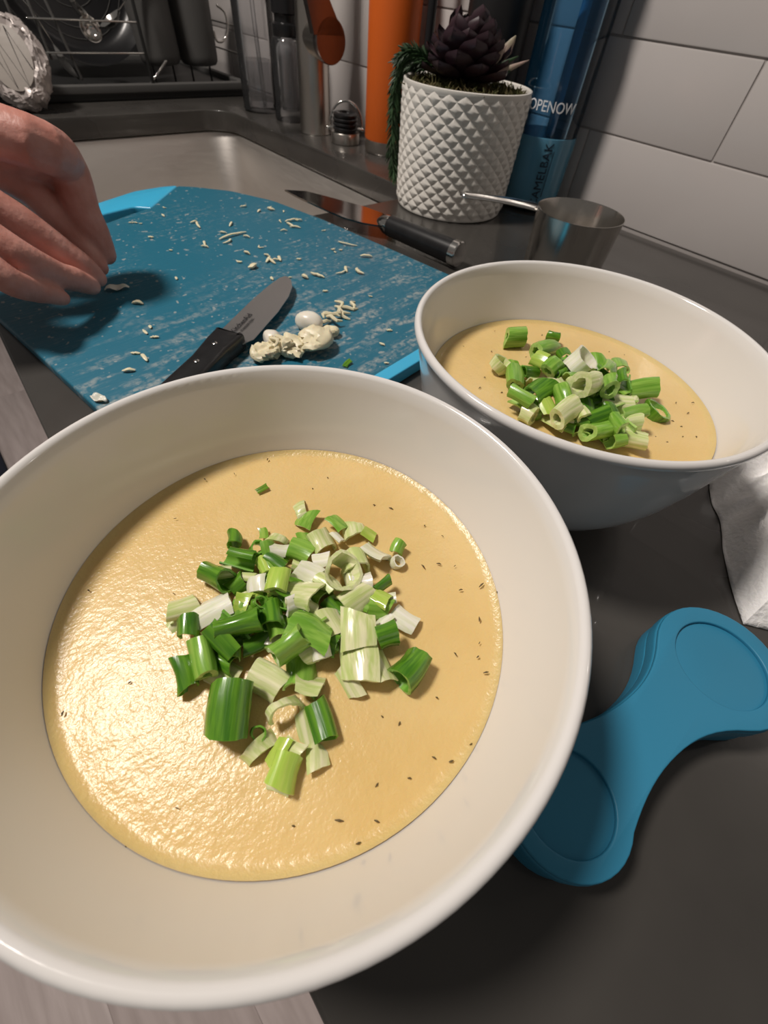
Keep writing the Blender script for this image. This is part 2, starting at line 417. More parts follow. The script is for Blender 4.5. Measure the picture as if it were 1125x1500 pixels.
# sink
sk = thing('kitchen_sink', 'brushed steel undermount sink below the grey countertop', 'sink', ((SX0+SX1)/2, (SY0+SY1)/2, -0.215))
def sink_ring(grow, r, z):
    cx, cy = (SX0+SX1)/2, (SY0+SY1)/2
    return [(x-cx, y-cy, z) for x, y in rounded([(SX0-grow, SY0-grow), (SX1+grow, SY0-grow), (SX1+grow, SY1+grow), (SX0-grow, SY1+grow)], r, 8)]
rings = [sink_ring(.022, .06, .1825), sink_ring(.004, .045, .1825), sink_ring(.003, .045, .181), sink_ring(-.001, .045, .05), sink_ring(-.006, .045, .022), sink_ring(-.018, .045, .008), sink_ring(-.04, .04, .003), sink_ring(-.15, .02, 0.0)]
v = [p for r in rings for p in r]; n = len(rings[0]); f = []
for j in range(len(rings)-1):
    for i in range(n): f.append((j*n+i, j*n+(i+1) % n, (j+1)*n+(i+1) % n, (j+1)*n+i))
f.append(tuple((len(rings)-1)*n+i for i in range(n)))
me = mesh('basin', v, f, True, 60)
o = ob('basin', me, M['steel'], sk)
so = o.modifiers.new('thick', 'SOLIDIFY'); so.thickness = .0012; so.offset = 1
ob('drain', lathe('drain', [(0, .001), (.02, .001), (.036, .003), (.043, .0045), (.046, .003), (.046, .001)], 40), M['chrome'], sk)
# base cabinets
for i, (ya, yb) in enumerate(((-.74, -.16), (-.16, .42), (.42, 1.10), (1.10, 1.6))):
    names = ['first', 'second', 'sink', 'last']
    lab = ['grey painted base cabinet at the paper towel end of the counter', 'grey painted base cabinet under the soup bowls', 'grey painted base cabinet under the sink', 'grey painted base cabinet under the dish rack'][i]
    cb = thing('base_cabinet', lab, 'cabinet', (.05, (ya+yb)/2, -.911), group='base cabinets below the counter')
    w = yb-ya-.004
    bm = bmesh.new(); 
    for c, s in (((.30, -w/2+.009, .43), (.58, .018, .76)), ((.30, w/2-.009, .43), (.58, .018, .76)), ((.30, 0, .06), (.58, w, .018)), ((.32, 0, .03), (.53, w, .06)), ((.585, 0, .43), (.01, w, .76))):
        box_bm(bm, c, s)
    if i != 2: box_bm(bm, (.30, 0, .872), (.58, w, .012))
    ob('body', from_bm('body', bm, False), M['cabinet'], cb)
    for s in (-1, 1):
        d = ob('door', box('door', (0, s*w/4, .46), (.02, w/2-.004, .78), .002), M['cabinet'], cb)
        ob('handle', tube('handle', [(-.03, s*.03, .55), (-.03, s*.03, .70)], .005), M['brushed'], d)
# floor mat
fm = P(10, 690, -.9)
ob('floor_mat', plate('floor_mat', [rounded([(-.85, .75), (-.243, .75), (-.243, 2.2), (-.85, 2.2)], .03)], -.9108, -.897, .004), M['mat_navy'], label='dark navy floor mat lying on the grey plank floor', cat='mat')

# ---------------------------------------------------------------- bowls and soup
RIM = 0.0825
outer = [(.0, .0035), (.036, .0035), (.0375, 0.0), (.0425, 0.0), (.0440, .003), (.0515, .0085), (.0590, .0165), (.0655, .027), (.0705, .039), (.0742, .052), (.0772, .066), (.0793, .076), (.0804, .0800)]
rimp = [(.0815, .0822), (.0821, .0836), (.0818, .0850), (.0808, .0859), (.0796, .0858), (.0787, .0848)]
inner = [(.0776, .080), (.0749, .070), (.0708, .058), (.0668, .0465), (.0620, .034), (.0555, .0225), (.046, .0130), (.030, .0080), (0, .007)]
bowl_me = lathe('bowl', outer+rimp+inner, 128, angle=60)
c1 = Vector((.0252, .0616, 0)); c2 = Vector((.1965, .0715, 0))
def soup_mesh(name, seed, R):
    rnd = random.Random(seed); n, m_ = 128, 30
    ph = [(rnd.uniform(0, 6.28), rnd.uniform(30, 90), rnd.uniform(0, 6.28)) for _ in range(7)]
    v = [(0, 0, .0012)]; f = []
    for j in range(1, m_+1):
        rr = R*(j/m_)**.8
        for i in range(n):
            a = 2*PI*i/n; x, y = rr*math.cos(a), rr*math.sin(a)
            z = .0012*(1-(rr/R)**2) + sum(math.sin(k*(x*math.cos(d)+y*math.sin(d))+p) for p, k, d in ph)*.00012
            z += .0014*max(0, (rr-R*.965)/(R*.035))**2
            edge = 1 + 0*(j/m_)**6
            v.append((x*edge, y*edge, z))
    for i in range(n): f.append((0, 1+i, 1+(i+1) % n))
    for j in range(m_-1):
        for i in range(n): f.append((1+j*n+i, 1+(j+1)*n+i, 1+(j+1)*n+(i+1) % n, 1+j*n+(i+1) % n))
    # the body of the soup below the surface
    b0 = len(v); prof = [(.0600, -.0185), (.0530, -.0285), (.042, -.0350), (.028, -.0380)]
    last = 1+(m_-1)*n
    for r, z in prof:
        for i in range(n):
            a = 2*PI*i/n; v.append((r*.96*math.cos(a), r*.96*math.sin(a), z))
    for k in range(len(prof)):
        s = last if k == 0 else b0+(k-1)*n
        for i in range(n): f.append((s+i, b0+k*n+i, b0+k*n+(i+1) % n, s+(i+1) % n))
    f.append(tuple(b0+(len(prof)-1)*n+i for i in reversed(range(n))))
    return mesh(name, v, f, True, 70)
bowls = []
for c, lab, slab, seed, flecks in ((c1, 'white porcelain soup bowl at the front edge of the counter', 'thick yellow soup in the bowl at the counter front edge', 3,
                         [(392,673,.35),(300,702,.3),(458,716,.2),(548,740,.25),(573,745,.5),(622,770,.2),(705,857,.7),(675,864,.35),(728,868,.4),(702,907,.45),(700,962,.25),(667,958,.3),(712,985,.45),(735,1023,.4),(640,1022,.2),(585,1060,.3),(636,1110,.3),(661,1115,.35),(560,1050,.2),(497,1202,.6),(552,1203,.35),(552,1150,.3),(600,1140,.25),(130,865,.25),(92,1045,.35),(190,1000,.2),(185,1240,.2),(620,830,.5),(643,826,.45),(525,1235,.3),(430,1210,.2),(690,1090,.2),(480,700,.2)]),
                        (c2, 'white porcelain soup bowl between the steel measuring cup and the paper towel', 'thick yellow soup in the bowl beside the measuring cup', 5,
                         [(985,617,.45),(998,625,.3),(977,648,.4),(1008,605,.5),(1015,590,.4),(1000,640,.3),(794,491,.3),(720,515,.25),(703,568,.4),(710,553,.25),(735,575,.3),(990,590,.3),(960,640,.25),(1020,640,.3)])):
    b = thing('soup_bowl', lab, 'bowl', c)
    ob('bowl_body', bowl_me, M['porcelain'], b)
    ZS = .0520 if seed == 3 else .0555
    s = thing('soup', slab, 'soup', (c.x, c.y, ZS))
    ob('liquid', soup_mesh('liquid', seed, .0690 if seed == 3 else .0701), M['soup'], s)
    rnd = random.Random(seed); bm = bmesh.new()
    for x, y, L in flecks:
        p = P(x, y, ZS+.0009)-Vector((c.x, c.y, ZS)); a = rnd.uniform(0, PI); L *= .0034
        d = Vector((math.cos(a), math.sin(a), 0))*L/2
        tube_bm(bm, [p-d, p+Vector((0, 0, .0003)), p+d], [.00012, .00022+L*.05, .00014], 6)
    for _ in range(16):
        a, r = rnd.uniform(0, 2*PI), .062*math.sqrt(rnd.random()); p = Vector((r*math.cos(a), r*math.sin(a), .0010))
        a = rnd.uniform(0, PI); d = Vector((math.cos(a), math.sin(a), 0))*.00035
        tube_bm(bm, [p-d, p+d], .00013, 5)
    ob('herb_flecks', from_bm('herb_flecks', bm), M['herb'], s, label='dark flecks of dried herb', kind='stuff')
    bowls.append(b)

# ---------------------------------------------------------------- scallions
def shell(R, t, L, arc, squash, seed, jag=0.0):
    """a cut piece of scallion leaf: tube (arc 360) or curled strip, axis along x"""
    rnd = random.Random(seed); full = arc >= 359; n = 22 if full else max(7, int(arc/14)); k = 5
    ph = [rnd.uniform(0, 6.28) for _ in range(4)]; sl0, sl1, bend = rnd.uniform(-.35, .35), rnd.uniform(-.35, .35), rnd.uniform(-.10, .10)
    verts, fo, fi = [], [], []
    def rad(a, u): return R*(1+.07*math.sin(2*a+ph[0])+.05*math.sin(3*a+ph[1])+.03*math.sin(7*a+ph[2]))*(1+.10*(u-.5)*math.sin(ph[3]))
    for lay in (0, 1):
        for j in range(k):
            u = j/(k-1)
            for i in range(n):
                a = (2*PI*i/n) if full else math.radians(arc)*(i/(n-1)-.5)
                r = rad(a, u)-(t if lay else 0)+rnd.uniform(-1, 1)*R*.018
                cut = jag*math.sin(a*1.7+ph[2])*(1 if j == k-1 else (-1 if j == 0 else 0))
                x = (u-.5)*L+cut*L+.06*L*math.sin(a+ph[1])*(u-.5)+(sl0*(1-u)+sl1*u)*R*math.sin(a)*.8
                verts.append((x+rnd.uniform(-1, 1)*R*.025, r*math.sin(a)+bend*L*(2*u-1)**2, r*math.cos(a)*squash*(1+.12*math.sin(3*u+ph[0])) - (0 if full else R*squash*math.cos(math.radians(arc)/4))))
    o = k*n; m = n if full else n-1
    F, mi = [], []
    for j in range(k-1):
        for i in range(m):
            i2 = (i+1) % n
            F.append((j*n+i, (j+1)*n+i, (j+1)*n+i2, j*n+i2)); mi.append(0)
            F.append((o+j*n+i, o+j*n+i2, o+(j+1)*n+i2, o+(j+1)*n+i)); mi.append(1)
    for i in range(m):
        i2 = (i+1) % n
        F.append((i, i2, o+i2, o+i)); mi.append(1)
        e = (k-1)*n; F.append((e+i, o+e+i, o+e+i2, e+i2)); mi.append(1)
    if not full:
        for i in (0, n-1):
            for j in range(k-1):
                q = (j*n+i, o+j*n+i, o+(j+1)*n+i, (j+1)*n+i); F.append(q if i == 0 else tuple(reversed(q))); mi.append(1)
    me = bpy.data.meshes.new('scallion'); me.from_pydata(verts, [], F)
    me.polygons.foreach_set('material_index', mi)
    finish(me, True, 45); return me
KIND = {'tube': (360, .20), 'ring': (360, .24), 'arc': (200, .16), 'curl': (290, .18), 'strip': (70, .13), 'chunk': (95, .42)}
KL = {'tube': 'tube', 'ring': 'ring', 'arc': 'half-tube', 'curl': 'curl', 'strip': 'strip', 'chunk': 'chunk'}
CLN = {'dark': 'dark green', 'mid': 'bright green', 'yel': 'yellow-green', 'pale': 'pale striped', 'white': 'white'}
def image_dir(x, y, z, ang):
    a = math.radians(ang); p = P(x, y, z); q = P(x+8*math.cos(a), y+8*math.sin(a), z); return (q-p).normalized()
cnt = [0]
def scallion(x, y, z, kind, col, L, R, ang, tilt=None, roll=None, where='', group=''):
    cnt[0] += 1; rnd = random.Random(cnt[0]*13+1)
    arc, t = KIND[kind]; Lm, Rm = L*.01, R*.01
    th = Rm*.45 if kind == 'chunk' else Rm*.5 if kind == 'tube' and col != 'dark' else min(.0012, Rm*t)
    if kind in ('strip', 'chunk'): Rm *= 1.5
    me = shell(Rm, th, Lm, arc, rnd.uniform(.72, .95) if kind != 'ring' else rnd.uniform(.85, 1), cnt[0], .06 if kind in ('strip', 'chunk', 'arc') else .03)
    d = image_dir(x, y, z, ang)
    yaw = math.atan2(d.y, d.x)
    if tilt is None: tilt = rnd.uniform(-18, 18) if kind != 'ring' else rnd.uniform(55, 80)
    if roll is None: roll = {'tube': rnd.uniform(0, 360), 'ring': rnd.uniform(0, 360), 'arc': rnd.uniform(-40, 40), 'curl': rnd.uniform(-180, 180), 'strip': rnd.uniform(-25, 25), 'chunk': rnd.uniform(-50, 50)}[kind]
    rot = (Matrix.Rotation(yaw, 4, 'Z') @ Matrix.Rotation(math.radians(-tilt), 4, 'Y') @ Matrix.Rotation(math.radians(roll), 4, 'X')).to_euler()
    o = ob('scallion_piece', me, list(ON[col]), None, P(x, y, z), rot)
    sz = 'tiny' if L*R < .10 else 'small' if L*R < .22 else 'medium-sized' if L*R < .42 else 'large'
    tag(o, f'{sz} {CLN[col]} scallion {KL[kind]} {where}', 'scallion', group); return o
b1 = [  # zoomed photo coordinates: x, y, kind, colour, length cm, radius cm, image angle, layer
 (403,68,'strip','dark',.55,.13,-25,0),(548,140,'arc','pale',.45,.42,-20,0),(565,182,'strip','mid',.7,.42,-60,1),(300,262,'tube','dark',.62,.25,85,1),
 (410,235,'strip','mid',.55,.17,80,1),(320,335,'curl','dark',.95,.34,10,2),(385,300,'ring','dark',.3,.27,20,3),(455,262,'arc','pale',.4,.42,-60,2),
 (468,300,'chunk','white',.6,.22,0,3),(570,250,'strip','mid',.55,.3,60,2),(550,302,'arc','mid',.85,.4,20,3),(640,258,'arc','pale',.8,.45,60,3),
 (695,195,'strip','mid',.9,.32,45,2),(692,250,'chunk','white',.55,.2,45,3),(765,222,'arc','pale',.6,.42,80,1),(815,235,'strip','yel',.5,.3,20,1),
 (845,300,'chunk','white',.95,.45,30,2),(920,350,'ring','white',.3,.24,15,0),(228,402,'tube','dark',.95,.40,28,1),(310,442,'arc','dark',.6,.3,-30,1),
 (372,432,'chunk','white',.6,.3,95,3),(428,378,'arc','mid',.55,.3,60,3),(465,420,'tube','yel',.72,.33,105,5),(565,450,'arc','pale',1.05,.5,15,5),
 (582,378,'chunk','white',.85,.33,20,5),(626,340,'chunk','white',.5,.24,0,4),(705,392,'ring','pale',.42,.62,0,5),(765,335,'arc','pale',.8,.48,70,3),
 (866,435,'tube','dark',.6,.19,-35,2),(878,485,'chunk','white',.6,.2,-5,2),(768,482,'arc','pale',1.0,.5,-35,3),(655,422,'strip','pale',.7,.32,40,5),
 (325,500,'strip','yel',.5,.35,0,3),(395,508,'ring','dark',.3,.22,0,4),(428,555,'curl','dark',.75,.36,80,3),(490,498,'curl','dark',.6,.3,20,3),
 (545,505,'chunk','white',.75,.27,-30,5),(95,505,'arc','pale',.8,.42,-20,1),(195,530,'chunk','white',1.2,.42,-28,2),(80,568,'strip','pale',.75,.3,-40,0),
 (125,595,'curl','dark',.6,.33,90,2),(315,590,'tube','dark',1.25,.46,-12,3),(255,640,'curl','dark',1.1,.42,45,2),(255,706,'arc','dark',.85,.36,25,1),
 (205,660,'chunk','white',.6,.2,60,2),(175,712,'tube','mid',1.1,.34,78,2),(105,770,'curl','dark',.95,.3,78,1),(380,645,'arc','dark',.8,.3,-30,2),
 (592,600,'strip','mid',1.15,.62,22,6),(508,672,'tube','mid',1.0,.42,-35,5),(590,690,'chunk','pale',.6,.3,-20,4),(655,645,'arc','dark',.7,.36,30,3),
 (690,575,'arc','pale',.8,.48,60,3),(765,605,'strip','pale',1.1,.62,88,5),(770,715,'strip','pale',1.2,.66,85,3),(865,572,'chunk','white',.65,.22,-45,2),
 (945,570,'chunk','white',.9,.3,30,1),(885,642,'curl','dark',.55,.42,-20,1),(850,532,'arc','mid',.7,.4,10,2),(976,756,'tube','dark',1.0,.48,-52,0),
 (870,742,'strip','pale',1.05,.36,65,2),(735,808,'strip','pale',.9,.28,55,1),(572,775,'arc','mid',1.0,.5,92,1),(585,800,'chunk','pale',.8,.4,10,2),
 (410,815,'arc','pale',1.0,.5,30,1),(275,912,'tube','dark',1.3,.60,100,1),(630,955,'tube','dark',1.0,.32,72,0),(500,905,'curl','pale',.35,.55,60,0),
 (575,1000,'strip','pale',1.0,.3,75,0),(612,1085,'strip','pale',.7,.34,88,0),(410,1045,'arc','pale',.4,.55,40,0),(388,1005,'ring','dark',.25,.2,30,1),
 (460,1075,'strip','yel',.75,.26,-60,1),(515,1070,'strip','pale',.55,.28,30,1),(485,1148,'tube','yel',.8,.38,-70,0),(465,1207,'strip','pale',.6,.15,20,0),
 (250,770,'arc','pale',.9,.42,30,0),(660,680,'curl','dark',.5,.25,0,1),(455,350,'curl','dark',.7,.3,30,2),(690,510,'arc','dark',.7,.34,40,2),
 (450,470,'arc','dark',.7,.35,60,2),(540,560,'arc','mid',.8,.4,-40,3),(610,460,'arc','mid',.8,.4,20,2),(480,590,'arc','mid',.7,.35,70,3)]
rx = random.Random(21)
for _ in range(34):
    t = rx.random(); zx = 330+t*470+rx.gauss(0, 70); zy = 300+rx.random()*400+rx.gauss(0, 20)
    b1.append((zx, zy, rx.choice(['strip', 'arc', 'curl', 'chunk', 'tube']), rx.choice(['dark', 'mid', 'mid', 'pale', 'pale', 'white', 'yel']), rx.uniform(.35, .7), rx.uniform(.16, .34), rx.uniform(-90, 90), rx.choice([1, 1, 2, 3])))
for zx, zy, k, col, L, R, a, lay in b1:
    x, y = 230+zx/2.616, 690+zy/2.616
    z = .0520+.0016+lay*.0014+(R*.006 if k in ('tube', 'curl') else .0006)
    scallion(x, y, z, k, col, L, R, a, where=('topping the heap' if lay > 3 else 'within the heap' if lay > 1 else 'lying low')+' on the counter-edge soup', group='scallions on the soup at the counter front edge')
b2 = [
 (170,168,'tube','mid',.95,.46,0,1),(345,166,'tube','dark',.6,.28,20,1),(315,218,'tube','mid',1.5,.42,-22,2),(283,272,'tube','yel',.65,.36,25,3),
 (388,262,'curl','dark',.7,.38,60,3),(340,300,'tube','mid',.7,.38,150,3),(102,298,'ring','pale',.55,.52,0,1),(165,280,'strip','mid',.6,.3,80,1),
 (168,354,'tube','mid',1.05,.42,85,1),(238,328,'tube','dark',.8,.26,-10,1),(380,328,'tube','dark',.7,.3,-20,2),(290,366,'arc','pale',1.1,.5,0,2),
 (470,292,'ring','white',.8,.68,0,5),(505,382,'tube','pale',1.0,.52,-25,8),(400,398,'arc','pale',1.0,.62,30,5),(375,432,'curl','mid',.8,.4,60,5),
 (285,405,'curl','dark',1.0,.5,-25,4),(205,440,'curl','mid',1.0,.5,30,3),(605,300,'arc','mid',1.6,.36,-62,6),(555,280,'arc','mid',.9,.45,60,4),
 (655,288,'arc','mid',.9,.36,80,4),(592,392,'tube','mid',.85,.38,80,7),(655,372,'curl','dark',.9,.4,80,4),(758,402,'tube','mid',1.2,.42,6,2),
 (818,510,'ring','dark',.35,.6,10,0),(635,455,'arc','pale',1.3,.55,10,5),(690,515,'curl','mid',1.1,.45,-10,3),(605,510,'curl','dark',.8,.4,50,3),
 (405,503,'tube','pale',1.4,.42,-35,5),(495,487,'curl','dark',.7,.36,70,4),(545,540,'tube','dark',1.0,.38,-10,3),(470,532,'curl','dark',.8,.36,20,3),
 (262,492,'arc','mid',.9,.42,10,2),(232,515,'tube','pale',.6,.4,30,1),(330,480,'arc','yel',1.0,.4,50,4),(350,560,'strip','pale',1.1,.25,45,2),
 (410,562,'arc','dark',.7,.36,20,2),(565,596,'tube','mid',1.25,.42,-12,2),(640,582,'curl','mid',.8,.45,60,3),(690,566,'tube','pale',.85,.36,0,3),
 (712,634,'tube','pale',.85,.42,20,1),(630,640,'curl','mid',.6,.42,0,1),(495,600,'arc','mid',.8,.36,-40,1),(440,470,'arc','mid',.8,.42,30,3),(540,450,'arc','dark',.9,.42,0,4),(450,350,'arc','mid',.9,.45,0,4),(560,340,'arc','dark',.8,.4,30,4)]
for _ in range(26):
    zx = 440+rx.gauss(0, 150); zy = 250+rx.random()*370
    if abs(zx-440)+abs(zy-430) > 330: continue
    b2.append((zx, zy, rx.choice(['strip', 'arc', 'curl', 'tube', 'tube']), rx.choice(['dark', 'dark', 'mid', 'mid', 'mid', 'pale']), rx.uniform(.5, .9), rx.uniform(.22, .4), rx.uniform(-90, 90), rx.choice([1, 2, 3, 4])))
for zx, zy, k, col, L, R, a, lay in b2:
    x, y = 700+zx/3.125, 440+zy/3.125
    z = .0555+.0016+lay*.0017+(R*.006 if k in ('tube', 'curl') else .0006)
    scallion(x, y, z, k, col, L*1.1, R*1.12, a, where=('topping the heap' if lay > 4 else 'within the heap' if lay > 2 else 'lying low')+' on the soup by the measuring cup', group='scallions on the soup beside the measuring cup')

# ---------------------------------------------------------------- cutting board
BR = math.radians(8); BT = .009
bo = thing('cutting_board', 'teal plastic cutting board with light blue handle, strewn with garlic shreds', 'cutting board',
           ((20.8*math.cos(BR)-36.7*math.sin(BR))/100, (20.8*math.sin(BR)+36.7*math.cos(BR))/100, .0004), (0, 0, BR))
cm = lambda L: [(x/100, y/100) for x, y in L]
body = [(-16,-20.4),(16,-20.4),(16.1,-8),(16.1,3),(15.5,10.7),(13.6,16),(10.9,19.5),(9.5,20.7),(3.4,16.0),(1,15.5),(-3,14.3),(-8,12.3),(-13,11.6),(-16,9.5)]
ob('board_surface', plate('board_surface', [rounded(cm(body), [.022, .03, 0, .05, .05, .05, .02, .002, .006, .02, .05, .05, .03, .03], 5)], 0, BT, .0015), M['board'], bo)
hnd = [(3.4,15.9),(9.6,20.75),(8,21.3),(4.7,21.5),(-.7,19.9),(-6,17.9),(-12,15.2),(-15.5,12),(-15.4,10.2),(-13,11.6),(-9.5,13.2),(-6,15.3),(-1,16.9),(2.2,17.2)]
ob('handle', plate('handle', [rounded(cm(hnd), [.001, .002, .02, .05, .05, .05, .03, .01, .004, .01, .03, .03, .03, .008], 5)], .0002, BT+.0004, .002), M['lightblue'], bo, label='light blue carrying handle')
grip = [(-15,-21.3),(15.2,-21.3),(16.1,-19.6),(15.7,-20.1),(-15,-20.4)]
ob('edge_grip', plate('edge_grip', [rounded(cm(grip), [.004, .012, .001, .002, .002], 4)], .0002, BT+.0002, .001), M['lightblue'], bo, label='light blue grip along the board end')
BZ = BT+.0005

# garlic shreds and crumbs on the board: zoomed photo coordinates, length cm, width cm, angle, curl
sh = [(258,165,1.3,.22,62,.1),(245,155,.6,.2,-20,.2),(372,162,.85,.2,-60,.1),(378,202,2.3,.25,-15,-.05),(362,222,.9,.2,-30,.4),(425,206,.5,.2,10,0),(281,228,.6,.22,80,.1),
 (282,240,.5,.2,10,0),(345,192,.5,.2,10,.2),(415,102,.55,.2,-10,.3),(468,117,.5,.2,-40,.1),(508,112,.65,.3,15,.2),(505,105,.4,.2,-20,.3),(552,118,.35,.15,80,0),(540,152,.5,.15,70,.3),(553,184,.5,.18,0,0),
 (580,150,1.1,.25,-10,.1),(575,165,1.0,.25,30,.1),(592,173,.8,.22,5,-.1),(605,150,.5,.2,0,.1),(770,231,1.5,.18,12,.25),(836,274,.8,.28,3,0),(810,326,.9,.3,40,.4),(766,318,.7,.25,80,.2),(752,328,.9,.16,-20,.3),
 (668,339,1.0,.28,18,.1),(500,285,.9,.25,-60,.1),(512,290,.8,.25,40,.2),(538,282,.7,.28,70,.1),(525,286,.6,.2,0,.1),(495,270,.5,.2,20,.2),(426,262,.5,.25,20,.1),(447,311,.55,.5,-30,.3),(400,292,.35,.22,10,.2),
 (472,241,.45,.15,20,.9),(625,345,.5,.35,30,.2),(512,350,.35,.25,60,.2),(605,283,.3,.2,0,0),(722,249,.25,.2,0,0),(748,251,.22,.18,0,0),(729,258,.2,.15,20,0),(97,208,.3,.22,0,0),(30,157,.35,.15,-5,.2),(45,157,.25,.14,10,.2),(62,160,.2,.12,0,0),
 (139,133,.28,.22,30,0),(165,252,.22,.16,10,0),(184,349,.28,.2,60,0),(52,435,.55,.32,5,0),(95,516,.3,.22,70,0),(78,534,.4,.2,40,0),(110,551,.4,.2,0,0),(75,623,.65,.25,50,0),(45,606,.4,.2,0,0),(22,667,.5,.25,-5,0),
 (915,527,.3,.2,0,0),(890,575,.3,.2,20,0),(905,640,.22,.15,0,0),(850,410,.25,.12,10,0),(560,352,.25,.15,30,0),(695,393,.3,.2,0,0),(335,545,.6,.16,-10,.1),(143,105,.3,.12,20,.6),(690,184,.35,.12,-8,.2),(575,345,.2,.14,0,0)]
rs = random.Random(4)
for i, (zx, zy, L, w, a, cu) in enumerate(sh):
    x, y = 180+zx/2.344, 260+zy/2.344
    d = image_dir(x, y, BZ, a); n = Vector((-d.y, d.x, 0)); k = 6; L *= .0130; w *= .0056
    pts = [d*L*(t/k-.5)+n*L*cu*(4*(t/k-.5)**2-.5)*.6+Vector((0, 0, w*.5+rs.uniform(0, .0006)+.0008*math.sin(PI*t/k)*(L > .006))) for t in range(k+1)]
    me = tube('garlic_shred', pts, [w*s for s in (.55, .9, 1, .95, 1, .85, .5)], 6, 'round', .6, (0, 0, 1))
    crumb = L < .0055
    ob('garlic_crumb' if crumb else 'garlic_shred', me, M['garlic'], None, P(x, y, BZ),
       label='tiny pale garlic crumb on the teal cutting board' if crumb else 'thin curled shred of pale garlic on the teal cutting board', cat='garlic', group='garlic crumbs on the board' if crumb else 'garlic shreds on the board')
# skins under the hand
for i, (x, y, L, a) in enumerate(((172, 424, .018, -5), (146, 586, .012, 20))):
    d = image_dir(x, y, BZ, a); n = Vector((-d.y, d.x, 0))
    me = grid_surface('garlic_skin', 9, 5, lambda u, w_: d*L*(u-.5)+n*L*.5*(w_-.5)*(1-.8*abs(2*u-1)**1.5)+Vector((0, 0, .0008+.004*abs(w_-.5)*math.sin(PI*u)+.0012*math.sin(9*u))))
    o = ob('garlic_skin', me, M['garlicw'], None, P(x, y, BZ), label='papery scrap of garlic skin beneath the bunched fingers' if i == 0 else 'papery scrap of garlic skin on the board corner beside the soup bowl', cat='garlic skin')
    so = o.modifiers.new('t', 'SOLIDIFY'); so.thickness = .0004
# cloves and crushed garlic
def clove(name, x, y, L, w, a, seed, label, m, h=.8, rough=.15):
    rnd = random.Random(seed); d = image_dir(x, y, BZ, a); yaw = math.atan2(d.y, d.x)
    ph = [rnd.uniform(0, 6.28) for _ in range(6)]
    def fn(u, t):
        th = 2*PI*u; ph_ = PI*t; prof = math.sin(ph_)**.8
        rr = 1+rough*(math.sin(3*th+ph[0]+4*t)+.7*math.sin(5*th+ph[1]-7*t)+.6*math.sin(9*t+ph[2]+2*th)+(rnd.uniform(-1, 1)+.7*abs(math.sin(11*th+13*t)) if rough > .1 else 0))*math.sin(ph_)
        bendy = .15*math.sin(PI*t)
        return Vector((-math.cos(ph_)*L/2, (math.cos(th)*rr*prof+bendy)*w/2, max(math.sin(th)*rr*prof*h*w/2, -.35*w)+.35*w))
    me = grid_surface(name, 32, 19, fn, True, 30 if rough > .1 else 60)
    return ob(name, me, m, None, P(x, y, BZ), (0, 0, yaw), label, 'garlic')
z6 = lambda zx, zy: (180+zx/2.344, 260+zy/2.344)
clove('garlic_clove', *z6(640, 522), .021, .016, 15, 1, 'smooth white peeled garlic clove beside the shredded garlic', M['garlicw'], .9, .04)
clove('garlic_clove', *z6(512, 575), .015, .013, 60, 2, 'small white garlic clove next to the paring knife blade', M['garlicw'], .9, .05)
clove('crushed_garlic', *z6(660, 592), .024, .024, 25, 3, 'flat broken slab of garlic behind the bowl rim', M['garlic'], .45, .16)
clove('crushed_garlic', *z6(580, 605), .020, .016, -20, 4, 'lumpy crushed garlic between the two cloves', M['garlic'], .6, .25)
clove('crushed_garlic', *z6(495, 622), .022, .013, -15, 5, 'stringy crushed garlic mound beside the paring knife', M['garlic'], .7, .28)
clove('crushed_garlic', *z6(715, 545), .013, .010, -10, 6, 'small yellowish lump of garlic by the peeled clove', M['garlic'], .7, .12)
for i, (zx, zy, L, a) in enumerate(((770,455,1.6,-12),(750,465,1.4,20),(735,478,1.3,-30),(715,490,1.2,15),(790,440,1.1,-70),(745,445,1.1,60),(700,485,1.0,-40),(725,505,1.2,10),(760,480,1.0,40),(690,505,1.0,0),(545,600,.9,70),(530,615,.9,60),(560,612,.8,80),(515,600,.8,50))):
    x, y = z6(zx, zy); d = image_dir(x, y, BZ, a); n = Vector((-d.y, d.x, 0)); L *= .0105; zb = .001+.0012*(i % 4)+(.007 if i >= 10 else 0)
    me = tube('garlic_shred', [d*L*(t/4-.5)+n*L*.2*math.sin(t*1.4+i)+Vector((0, 0, zb+.0008*math.sin(t))) for t in range(5)], [.0008, .0014, .0015, .0013, .0007], 6)
    ob('garlic_shred', me, M['garlic'], None, P(x, y, BZ), label='grated garlic strand heaped beside the peeled clove' if i < 10 else 'short garlic strand on the crushed garlic mound', cat='garlic', group='grated garlic heap' if i < 10 else 'strands on the mound')
for i, (zx, zy) in enumerate(((770, 636), (655, 481))):
    x, y = z6(zx, zy)
    scallion(x, y, BZ+.0016, 'strip', 'dark', .9 if i == 0 else .5, .22, -40 if i == 0 else -10, 8, 0, where='lying on the teal board behind the soup bowl rim' if i == 0 else 'beside the peeled garlic clove on the board')

